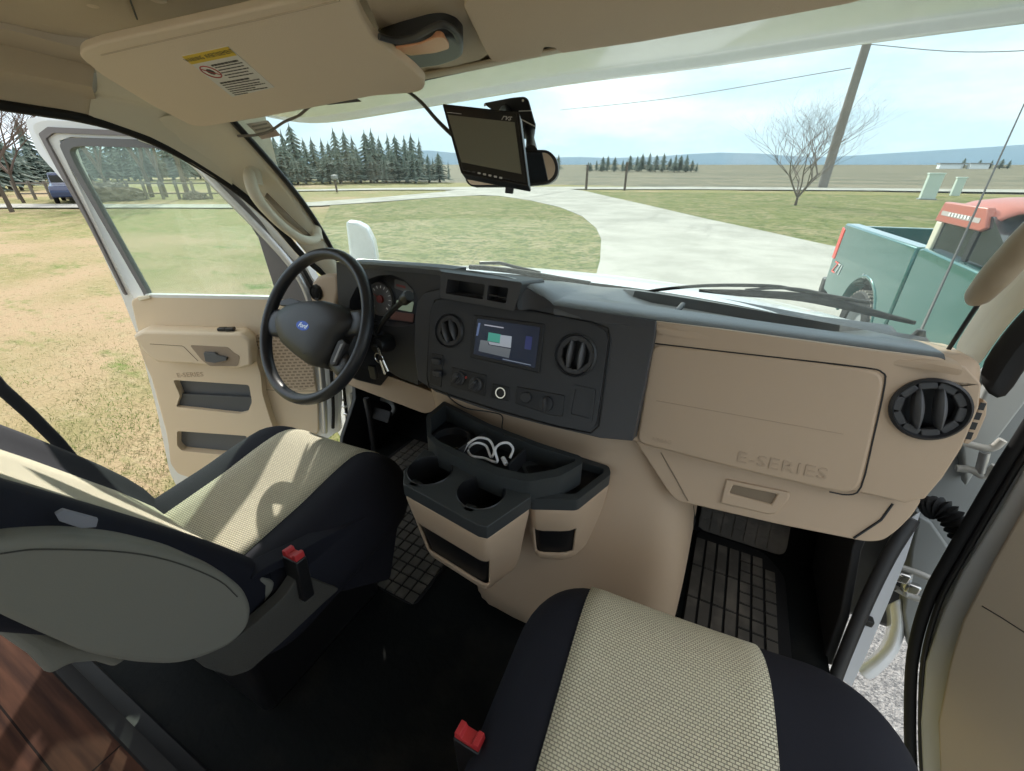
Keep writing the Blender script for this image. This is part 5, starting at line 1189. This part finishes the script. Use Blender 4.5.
# ---- trees
CONI = mat('conifer_needles', (.10, .135, .11, 1), .9, var=(1.5, (.17, .195, .15, 1), .4, .65)); BARK = mat('bark', (.10, .075, .055, 1), .9); TWIG = mat('twigs', (.17, .135, .11, 1), .9)
def conifer_mesh(seed, h=1.0, w=.22, nl=13, lean=0):
    rnd = random.Random(seed); bm = bmesh.new()
    for i in range(nl):
        t = i/(nl-1); z = h*(.10+.88*t); r = w*(1-t)**.75*rnd.uniform(.75, 1.15)+.008; n = 9
        zc_ = z+h/nl*1.2; c = bm.verts.new((rnd.uniform(-.01, .01), rnd.uniform(-.01, .01), zc_)); ring_ = []
        for k in range(n*2):
            a = PI*k/n+i*.7; q = r*(rnd.uniform(.8, 1.15) if k % 2 == 0 else rnd.uniform(.35, .6)); ring_.append(bm.verts.new((q*math.cos(a), q*math.sin(a), z-(.035 if k % 2 == 0 else -.02)*h+rnd.uniform(-.012, .012)*h)))
        for k in range(n*2): bm.faces.new([c, ring_[k], ring_[(k+1) % (n*2)]])
    return bm
protos = []
def mk_conifer(i, label, group):
    t = thing('conifer_tree', label, 'tree', (0, 0, 0), group)
    bm = conifer_mesh(100+i, 1.0, (.19, .24, .16, .27)[i % 4], 13)
    finish(bm, 'foliage', CONI, t, smooth=False)
    tube('trunk', [V((0, 0, 0)), V((0, 0, .5)), V((0, 0, .95))], [.018, .012, .004], BARK, t, n=6)
    return t
def dup(root, loc, sc, rz, label=None, group=None):
    r = root.copy(); COL.objects.link(r); r.location = loc; r.scale = sc; r.rotation_euler = (0, 0, rz)
    if label: r['label'] = label
    if group: r['group'] = group
    for ch in root.children:
        c = ch.copy(); COL.objects.link(c); c.parent = r
    return r
tr_rnd = random.Random(5)
first = {}
def plant(i, u, vb, vt, label, group, dist=None, wf=1.0):
    """tree whose foot is seen at (u, vb) and whose top is at height vt"""
    if dist is None: b = gp(u, vb)
    else:
        r = ray(u, vb); k = dist/V((r.x, r.y, 0)).length; b = CAM+r*k; b.z = GZ
    r = ray(u, vt); k = V((b.x-CAM.x, b.y-CAM.y, 0)).length/V((r.x, r.y, 0)).length; h = (CAM+r*k).z-b.z
    if (i % 4) not in first:
        t = mk_conifer(i % 4, label, group); first[i % 4] = t; t.location = b; t.scale = (h*wf, h*wf, h); t.rotation_euler = (0, 0, tr_rnd.uniform(0, 6)); t['group'] = group; return t
    return dup(first[i % 4], b, (h*wf, h*wf, h), tr_rnd.uniform(0, 6), label, group)
GA1 = 'conifers beyond the far road left of the monitor'; LA1 = 'dark conifer in the dense row beyond the road, left of the monitor'
row1 = [(238, 138), (248, 128), (257, 132), (266, 135), (275, 131), (283, 137), (292, 133), (302, 126), (312, 138), (320, 137), (328, 140), (336, 144), (343, 129), (351, 131), (358, 138), (371, 131), (378, 130), (385, 136), (392, 134), (400, 135), (408, 136), (416, 135), (423, 138)]
for i, (u, vt) in enumerate(row1): plant(i, u+tr_rnd.uniform(-1, 1), 186, vt+tr_rnd.uniform(-1, 2), LA1, GA1, dist=tr_rnd.uniform(62, 74), wf=1.7)
for i in range(20):
    plant(i+2, 232+i*11+tr_rnd.uniform(-3, 3), 186, 150+tr_rnd.uniform(-6, 8), LA1, GA1, dist=tr_rnd.uniform(58, 62), wf=2.6)
for i, (u, vt) in enumerate([(434, 158), (441, 160), (449, 162)]): plant(i, u, 180, vt, 'small separate conifer between the dense row and the monitor', 'small conifers by the monitor', dist=70)
GA2 = 'distant conifers right of the mirror'; LA2 = 'distant conifer in the low clump between mirror and utility pole'
for i, (u, vt) in enumerate([(558, 155), (588, 162), (596, 160), (602, 157), (607, 156), (614, 157), (622, 160), (629, 155.5), (636, 156), (641, 154), (648, 153), (655, 155), (662, 153.5), (669, 158), (674, 155), (679, 155.5), (685, 155), (691, 160), (696, 163)]): plant(i, u, 172, vt, LA2, GA2, dist=tr_rnd.uniform(150, 175), wf=2.3)
for i in range(9): plant(i, 590+i*12, 172, 163+tr_rnd.uniform(-1, 1), LA2, GA2, dist=148, wf=3.6)
for i, (u, vt) in enumerate([(962, 158), (978, 159.5), (990, 160), (1000, 159), (1008, 160)]): plant(i, u, 167, vt, 'tiny tree beside the far pale buildings on the right horizon', 'trees by the far buildings', dist=330, wf=2.4)
# left side trees seen over the open door
for i, (u, vt, d) in enumerate([(-14, 128, 52), (4, 134, 50), (16, 128, 60), (27, 131, 60), (38, 146, 66), (-30, 120, 50)]): plant(i+1, u, 200, vt, 'dark evergreen at the far left beyond the open driver door', 'evergreens beyond the driver door', dist=d, wf=1.6)
for i in range(22): plant(i, -30+i*11, 196, 146+tr_rnd.uniform(-9, 9), 'bluish evergreen in the hazy tree line seen through the door window', 'tree line seen through the door window', dist=tr_rnd.uniform(75, 90), wf=2.0)
for i in range(16): plant(i+1, 50+i*13, 196, 128+tr_rnd.uniform(-8, 10), 'bluish evergreen in the hazy tree line seen through the door window', 'tree line seen through the door window', dist=tr_rnd.uniform(80, 90), wf=1.4)
# bare trees
def bare_tree(name, b, h, seed, label, cat='tree', spread=.6, depth=5, trunk=.05, group=None, mt=None, fork=.22, droop=0, wide=False):
    rnd = random.Random(seed); t = thing(name, label, cat, tuple(b), group)
    bt = bmesh.new(); bb = bmesh.new()
    def grow(p, d, l, r, k):
        q = p+d*l; mid_ = p.lerp(q, .5)+V((rnd.uniform(-1, 1), rnd.uniform(-1, 1), 0))*l*.04
        add_tube(bt if k == 0 else bb, [p, mid_, q], [r, r*.85, r*.68], 5 if k < 2 else 3, caps=False)
        if k >= depth: return
        n = (7 if wide else 4) if k == 0 else ((2 if k > 2 else 3) if wide else rnd.choice((2, 3, 3)))
        for i in range(n):
            a = rnd.uniform(0, 2*PI) if k else 2*PI*i/n+rnd.uniform(-.4, .4); s = spread*rnd.uniform(.5, 1.15)
            side = V((math.cos(a), math.sin(a), 0)); nd = (d+side*s+V((0, 0, .22-droop*k))).normalized()
            grow(q if i < 2 or k == 0 else p.lerp(q, rnd.uniform(.5, .95)), nd, l*rnd.uniform(.66, .9) if k else h*rnd.uniform(.18, .24), r*(.58 if wide else .62), k+1)
    grow(V(b), V((0, 0, 1)), h*fork, h*trunk, 0)
    finish(bt, 'trunk', BARK, t); finish(bb, 'branches', mt or TWIG, t)
    return t
b = gp(795, 206); r = ray(800, 100); k = V((b.x-CAM.x, b.y-CAM.y, 0)).length/V((r.x, r.y, 0)).length
bare_tree('bare_tree', b, ((CAM+r*k).z-GZ)*1.22, 11, 'bare leafless tree with fine upright twigs standing left of the utility pole', depth=8, spread=.95, trunk=.014, fork=.07, wide=True)
for u, v, h, sd in ((12, 212, 6.5, 3), (24, 203, 6.0, 4), (-20, 212, 7.0, 9)):
    b = gp(u, v); bare_tree('leafless_tree', b, h, sd, {3: 'brownish scraggly tree at the left edge beyond the lawn', 4: 'brownish scraggly tree behind the road at the far left', 9: 'scraggly tree just outside the left edge'}[sd], depth=7, spread=.95, trunk=.016, mt=mat('brown_twigs', (.13, .09, .07, 1), .9), fork=.25)
for i, (u, v, h) in enumerate(((152, 197, 8.5), (166, 197, 8), (189, 198, 9), (110, 197, 7), (262, 192, 7))):
    bare_tree('bare_tree', gp(u, v), h, 20+i, ('leafless tree seen through the driver door window beyond the road', 'leafless tree seen through the driver door window beyond the road', 'leafless tree seen through the driver door window beyond the road', 'leafless tree seen through the driver door window beyond the road', 'leafless tree near the left edge of the windshield')[i], depth=5, spread=.45, trunk=.02, group=None if i == 4 else 'leafless trees through the door window')
bush = mat('bush_brown', (.12, .10, .07, 1), .95)
for i, (u, v, s) in enumerate(((98, 200, .9), (108, 200, 1.1), (120, 200, 1.0), (196, 199, .5))):
    b = gp(u, v); bm = bmesh.new(); bmesh.ops.create_icosphere(bm, subdivisions=4, radius=s)
    for v_ in bm.verts: n_ = 1+.28*noise.noise(v_.co*3/s+V((i*7, 0, 0)))+.2*noise.noise(v_.co*9/s); v_.co = V((v_.co.x*n_*1.4, v_.co.y*n_*1.4, max(0, v_.co.z)*n_*.9))+b
    tag(finish(bm, 'bush', bush, smooth=False), 'low brown leafless bush seen through the driver door window', 'bush', 'bushes beyond the road on the left')
# ---- utility pole, wires, posts
up = thing('utility_pole', 'tall leaning-looking grey wooden utility pole beside the bare tree', 'utility pole', tuple(gp(822, 188)))
pb = gp(822, 188); r = ray(868, 40); k = V((pb.x-CAM.x, pb.y-CAM.y, 0)).length/V((r.x, r.y, 0)).length; pt_ = CAM+r*k
pt_.x = pb.x+(pt_.x-pb.x); 
tube('pole', [pb, pb.lerp(pt_, .5), pt_], [.42, .38, .34], mat('pole_wood', (.20, .18, .16, 1), .9, bump=(8, .5)), up, n=12)
for lab, p0_, p1_ in (('thin overhead wire running left from the utility pole', (851, 68), (560, 110)), ('thin overhead wire running right from the utility pole', (866, 44), (1100, 47))):
    a = P(*p0_, y=pb.y); q = P(*p1_, y=pb.y*(1.25 if p1_[0] < 800 else .9)); m_ = a.lerp(q, .5)+V((0, 0, -.4))
    tag(tube('power_line', [a, m_, q], .035, GREYM, n=5, smooth=6), lab, 'wire')
for i, (u, v, h, w, lab) in enumerate(((586, 190, 1.9, .18, 'wooden fence post by the driveway mouth, left of the pair'), (624.5, 190.5, 2.1, .18, 'wooden fence post by the road, right of the pair'), (477, 188.5, 1.2, .12, 'short marker post near the road just left of the mirror'))):
    b = gp(u, v); p = thing('post', lab, 'post', tuple(b)); box('post_shaft', b+V((0, 0, h/2)), (w, w, h), BARK, p, .02); box('post_cap', b+V((0, 0, h+.05)), (w*1.3, w*1.3, .12), BARK, p, .02)
b = gp(337, 192); p = thing('mailbox', 'small roadside post with a box left of the conifers', 'mailbox', tuple(b)); 
box('mailbox_post', b+V((0, 0, .5)), (.12, .12, 1.0), BARK, p, .01); box('mailbox_box', b+V((0, 0, 1.1)), (.5, .35, .35), GREYM, p, .08)
UG = mat('pedestal_green', (.45, .52, .46, 1), .6)
b = gp(926, 200); pe = thing('utility_pedestal', 'pale green utility pedestal beside the road behind the pickup', 'utility box', tuple(b))
box('pedestal_body', b+V((0, 0, .75)), (.75, .45, 1.5), UG, pe, .04); box('pedestal_cap', b+V((0, 0, 1.52)), (.82, .5, .10), UG, pe, .03); box('pedestal_base', b+V((0, 0, .05)), (.9, .6, .1), GREYM, pe, .02)
b = gp(954, 196); pe = thing('utility_pedestal', 'smaller grey utility stub just above the red truck roof', 'utility box', tuple(b))
box('pedestal_body', b+V((0, 0, .6)), (.5, .4, 1.2), UG, pe, .04); box('pedestal_cap', b+V((0, 0, 1.2)), (.6, .45, .08), UG, pe, .03)
# rail fence beyond the left road
FW_ = mat('fence_wood', (.20, .17, .14, 1), .9)
fe = thing('rail_fence', 'low wooden rail fence beyond the road behind the open door window', 'fence', tuple(gp(150, 199)))
for i in range(14):
    u = 20+i*16; p = gp(u, 199.5-.3*(i/13)); box('fence_post', p+V((0, 0, .55)), (.14, .14, 1.1), FW_, fe, 0)
for hgt in (.35, .95): tube('fence_rail', [gp(20+i*16, 199.5-.3*(i/13))+V((0, 0, hgt)) for i in range(14)], .05, FW_, fe, n=5)
# far buildings on the right horizon
for u, w in ((950, 9), (978, 7)):
    r = ray(u, 165.6); k = 330/V((r.x, r.y, 0)).length; p = CAM+r*k; p.z = GZ
    t = thing('farm_building', 'tiny pale farm building on the right horizon' + (', the wider one' if w == 9 else ', the one nearer the antenna'), 'building', tuple(p))
    box('wall', p+V((0, 0, 1.1)), (w, 5, 2.2), WHITE, t, 0); box('roof', p+V((0, 0, 2.4)), (w+1, 6, .5), GREYM, t, 0)
# ---- dark blue car beyond the lawn at the left
CARB = mat('car_blue', (.02, .035, .09, 1), .25, coat=.5); CARG = mat('car_glass', (.02, .025, .03, 1), .08)
def simple_car(name, loc, rz, label, col, L_=4.6, W_=1.8, H_=1.65):
    t = thing(name, label, 'car', tuple(loc)); M = Matrix.Rotation(rz, 3, 'Z')
    body = [(-2.3, .35), (-2.32, .85), (-2.2, 1.0), (-1.9, 1.05), (-1.55, 1.6), (.35, 1.62), (1.0, 1.08), (2.1, .95), (2.3, .7), (2.3, .35)]
    fr = Frame(loc, M @ V((1, 0, 0)), (0, 0, 1)); prism('car_body', fr, body, -W_/2, W_/2, col, t, bevel=.08, seg=3)
    for s in (-1, 1):
        prism('car_window', fr, [(-1.75, 1.08), (-1.45, 1.52), (-.55, 1.54), (-.55, 1.08)], s*W_/2, s*(W_/2+.01), CARG, t); prism('car_window', fr, [(-.45, 1.08), (-.45, 1.54), (.3, 1.54), (.8, 1.08)], s*W_/2, s*(W_/2+.01), CARG, t)
        for x in (-1.45, 1.45):
            f = Frame(fr.at(x, .34, s*(W_/2-.1)), fr.e1, fr.e2, fr.n*s); lathe('car_wheel', f, [(.34, -.05), (.34, .12), (.22, .13), (.2, .1), (0, .1)], RUBBER, t, n=20)
    prism('rear_window', Frame(loc, fr.n, fr.e2), rect(-.7, 1.12, .7, 1.5), -1.7*0-1.9, -1.88, CARG, t)
    return t
cb = gp(80, 201.5); simple_car('car', cb, math.radians(-25), 'dark blue car parked beyond the road behind the open door edge', CARB)
# ---- pickup truck
TEAL = mat('teal_paint', (.008, .105, .095, 1), .22, .2, coat=1.0); REDP = mat('red_roof_paint', (.42, .12, .085, 1), .4, coat=.2)
tk = thing('pickup_truck', 'teal pickup truck with a faded red cab roof parked outside on the right', 'pickup truck', (2.7, 5, GZ))
ta = V((.155, -1, 0)).normalized(); tb = V((1, .155, 0)).normalized()
T0 = V((1.615, 7.25, GZ))
TKf = Frame(T0, ta, (0, 0, 1), (-1, 0, 0))       # near side plane; a = along from the tail, b = height; n points to the driveway
def arc(cx, cy, r, a0, a1, n=12): return [(cx+r*math.cos(math.radians(a0+(a1-a0)*i/n)), cy+r*math.sin(math.radians(a0+(a1-a0)*i/n))) for i in range(n+1)]
W = 1.95; S_ = 1 if TKf.n.x < 0 else -1
ax_r = 1.19
side = [(0.03, .50), (0.0, .62), (-.02, 1.0), (0.02, 1.33), (.05, 1.37), (1.93, 1.37), (1.93, .42), (1.70, .42)]+arc(ax_r, .44, .47, 0, 180, 14)+[(.66, .45)]
def bedside(off, t): return prism('bed_side', TKf, side, off, off-t, TEAL, tk, bevel=.02, seg=3)
bedside(0, .16); bedside(-W+.16, .16)
prism('bed_floor', TKf, rect(.05, .80, 1.92, .86), -.1, -W+.1, BLACK, tk); prism('bed_front', TKf, rect(1.86, .8, 1.92, 1.33), -.1, -W+.1, mat('bed_dark', (.05, .05, .055, 1), .7), tk)
prism('bed_liner', TKf, [(.10, .84), (1.88, .84), (1.88, 1.36), (.10, 1.36)], -W+.17, -W+.19, BLACK, tk)
prism('tailgate', TKf, rect(-.01, .60, .06, 1.34), -.10, -W+.10, TEAL, tk, bevel=.01)
prism('tail_light', TKf, [(-.03, .92), (.07, .92), (.10, 1.30), (0.0, 1.32)], .008, -.14, mat('tail_lamp', (.75, .06, .04, 1), .2, coat=.5), tk, bevel=.008, label='red tail light')
prism('tail_light', TKf, [(-.03, .92), (.07, .92), (.10, 1.30), (0.0, 1.32)], -W+.14, -W-.008, MATS['tail_lamp'], tk, bevel=.008)
bp_ = prism('rear_bumper', TKf, rect(-.16, .42, -.02, .64), .0, -W, BLACK, tk, bevel=.03)
prism('fender_flare', TKf, arc(ax_r, .44, .505, -4, 184, 16)+arc(ax_r, .44, .47, 184, -4, 16), .010, -.02, TEAL, tk, bevel=.008)
prism('wheel_housing', TKf, [(ax_r-.5, .2)]+arc(ax_r, .44, .5, 180, 0, 14)+[(ax_r+.5, .2)], -.24, -.60, BLACK, tk)
prism('underbody', TKf, rect(.1, .30, 4.3, .6), -.3, -W+.3, BLACK, tk)
f = Frame(TKf.at(ax_r, .37, -.14), ta, (0, 0, 1), TKf.n)
w_ = lathe('tyre', f, [(.22, -.12), (.38, -.12), (.395, -.1), (.395, .10), (.37, .13), (.23, .13), (.22, .10)], RUBBER, tk, n=36)
bm = bmesh.new()
for k in range(36):
    a = 2*PI*k/36; f2 = subframe(f, .388*math.cos(a), .388*math.sin(a), 0, a); add_box(bm, f2.at(.006, 0, .0), (.022, .035, .22), Matrix((f2.e1, f2.e2, f2.n)).transposed())
finish(bm, 'tread_blocks', mat('tyre_dusty', (.20, .185, .16, 1), .9), w_)
lathe('wheel_rim', f, [(.225, .05), (.23, .11), (.20, .10), (.15, .05), (.06, .07), (.05, .10), (0, .10)], GREYM, w_, n=30)
for n_ in range(3):
    f3 = Frame(TKf.at((3.75, ax_r, 3.75)[n_], .37, (-.14, -W+.14, -W+.14)[n_]), ta, (0, 0, 1), TKf.n*(1, -1, -1)[n_]); t_ = lathe('tyre', f3, [(.22, -.1), (.36, -.1), (.375, 0), (.36, .12), (.23, .12), (.22, .05), (0, .05)], RUBBER, tk, n=28)
# cab
cab = [(1.97, .42), (1.97, 1.36), (2.05, 1.38), (2.95, 1.34), (4.35, 1.15), (4.5, .95), (4.5, .45), (4.3, .42)]+arc(3.75, .44, .47, 0, 180, 10)+[(3.25, .42)]
prism('cab_body', TKf, cab, 0, -W, TEAL, tk, bevel=.03, seg=3)
# greenhouse
gh_l = [(1.98, 1.36), (2.02, 1.62), (2.08, 1.70), (2.62, 1.70), (3.15, 1.36)]
prism('cab_glass', TKf, gh_l, -.07, -W+.07, CARG, tk)
bm = bmesh.new()
def rrow(a, h, ins): return [TKf.at(a, h, -ins), TKf.at(a, h+.06, -ins-.06), TKf.at(a, h+.115, -ins-.16), TKf.at(a, h+.135, -W/2), TKf.at(a, h+.115, -W+ins+.16), TKf.at(a, h+.06, -W+ins+.06), TKf.at(a, h, -W+ins)]
R = [rrow(1.93, 1.62, .07), rrow(1.99, 1.68, .06), rrow(2.2, 1.71, .05), rrow(2.5, 1.71, .05), rrow(2.68, 1.66, .06)]
add_loft(bm, R); o = finish(bm, 'cab_roof', REDP, tk, label='faded red cab roof'); s = o.modifiers.new('solid', 'SOLIDIFY'); s.thickness = .05; s = o.modifiers.new('sub', 'SUBSURF'); s.levels = 1; s.render_levels = 1
sf_ = Frame(TKf.at(2.4, 1.64, -.06), ta, (0, 0, 1), TKf.n)
prism('roof_side_panel', TKf, [(1.92, 1.60), (1.96, 1.76), (2.56, 1.76), (2.64, 1.62), (2.58, 1.59)], -.045, -.10, REDP, tk, bevel=.012)
prism('roof_side_strip', TKf, [(1.99, 1.655), (2.54, 1.645), (2.54, 1.68), (1.99, 1.69)], -.043, -.05, mat('strip_grey', (.45, .40, .38, 1), .4), tk)
bm = bmesh.new()
for k in range(7): add_box(bm, TKf.at(2.12+k*.045, 1.67, -.042), (.004, .03, .026), None)
finish(bm, 'strip_letters', PAPER, tk)
prism('rear_pillar', TKf, [(1.95, 1.34), (2.03, 1.34), (2.04, 1.60), (1.95, 1.60)], -.05, -.12, mat('pillar_cream', (.60, .56, .44, 1), .5), tk, bevel=.01)
prism('door_post', TKf, [(2.50, 1.36), (2.56, 1.36), (2.56, 1.62), (2.50, 1.62)], -.06, -.10, BLACK, tk)
# decals
a, b = TKf.px(829.5, 262.5, .004); f = Frame(TKf.at(a+.30, b-.02, .006), ta, (0, 0, 1), TKf.n)
zr = text('decal_letter', 'Z', subframe(f, -.075, 0, 0), .21, mat('decal_red', (.75, .08, .06, 1), .4), tk, depth=.002, shear=.3, sx=1.0)
text('decal_digits', '71', subframe(f, .075, 0, 0), .19, mat('decal_grey', (.55, .55, .55, 1), .4), tk, depth=.002, shear=.3)
a, b = TKf.px(861, 276, .03); text('badge', '4x4', Frame(TKf.at(a, b, .006), ta, (0, 0, 1), TKf.n), .075, SILVER, tk, depth=.002, shear=.2)
# ================================================================== COACH BEHIND THE CAMERA
CW = mat('coach_wall', (.62, .56, .46, 1), .8)
for sx in (-1, 1):
    fr = Frame((sx*1.15, 0, 0), (0, 1, 0), (0, 0, 1), (sx, 0, 0))
    struct(prism('wall_left.001' if sx < 0 else 'wall_right.001', fr, rect(-3.4, -.02, -.02 if sx < 0 else -.02, 1.36), 0, .03, CW, holes=[rect(-2.7, .65, -1.2, 1.15)]))
fr = Frame((0, 0, 1.36), (1, 0, 0), (0, 1, 0), (0, 0, 1)); struct(prism('ceiling.001', fr, rect(-1.18, -3.4, 1.18, -1.3), 0, .03, CW, holes=[rect(-.95, -3.1, .95, -1.55)]))  # skylight opening added so daylight reaches the pale block below
struct(box('bounce_platform', (0, -2.4, .23), (2.2, 1.8, .46), mat('bounce_cream', (.82, .79, .72, 1), .9), None, .04))  # unseen block added to bounce daylight up onto the cab ceiling
# ================================================================== LIGHT
w = bpy.data.worlds.new('sky'); SC.world = w; w.use_nodes = True; N = w.node_tree.nodes; L = w.node_tree.links; bg = N['Background']
tc = N.new('ShaderNodeTexCoord'); sp = N.new('ShaderNodeSeparateXYZ'); L.new(tc.outputs['Generated'], sp.inputs[0])
cr = N.new('ShaderNodeValToRGB'); cr.color_ramp.elements[0].position = 0.0; cr.color_ramp.elements[0].color = (.50, .61, .68, 1)
cr.color_ramp.elements[1].position = .75; cr.color_ramp.elements[1].color = (1, 1, 1, 1); e = cr.color_ramp.elements.new(.34); e.color = (.47, .64, .80, 1)
L.new(sp.outputs['Z'], cr.inputs[0])
mp = N.new('ShaderNodeMapping'); mp.inputs['Scale'].default_value = (1.2, 1.2, 5); L.new(tc.outputs['Generated'], mp.inputs[0])
n = N.new('ShaderNodeTexNoise'); n.inputs['Scale'].default_value = 1.6; n.inputs['Detail'].default_value = 7; n.inputs['Roughness'].default_value = .6; L.new(mp.outputs[0], n.inputs[0])
r = N.new('ShaderNodeMapRange'); r.inputs[1].default_value = .45; r.inputs[2].default_value = .72; L.new(n.outputs['Fac'], r.inputs[0])
mx = N.new('ShaderNodeMix'); mx.data_type = 'RGBA'; L.new(r.outputs[0], mx.inputs[0]); L.new(cr.outputs[0], mx.inputs[6]); mx.inputs[7].default_value = (.78, .84, .88, 1)
L.new(mx.outputs[2], bg.inputs[0]); bg.inputs[1].default_value = 1.55
sun = bpy.data.lights.new('sun', 'SUN'); sun.energy = 4.6; sun.angle = math.radians(.6); sun.color = (1, .95, .86)
so3 = bpy.data.objects.new('sun', sun); COL.objects.link(so3)
saz = math.radians(-46); sel = math.radians(29.5)
sd = V((math.sin(saz)*math.cos(sel), math.cos(saz)*math.cos(sel), math.sin(sel)))
so3.rotation_euler = sd.to_track_quat('Z', 'Y').to_euler()
SC.view_settings.view_transform = 'Standard'; SC.view_settings.look = 'None'; SC.view_settings.gamma = 1; SC.view_settings.use_curve_mapping = False
SC.view_settings.exposure = .34
SC.cycles.max_bounces = 8; SC.cycles.transparent_max_bounces = 12
for o in list(SC.objects):
    if o.type == 'MESH' and not o.data.vertices: bpy.data.objects.remove(o)
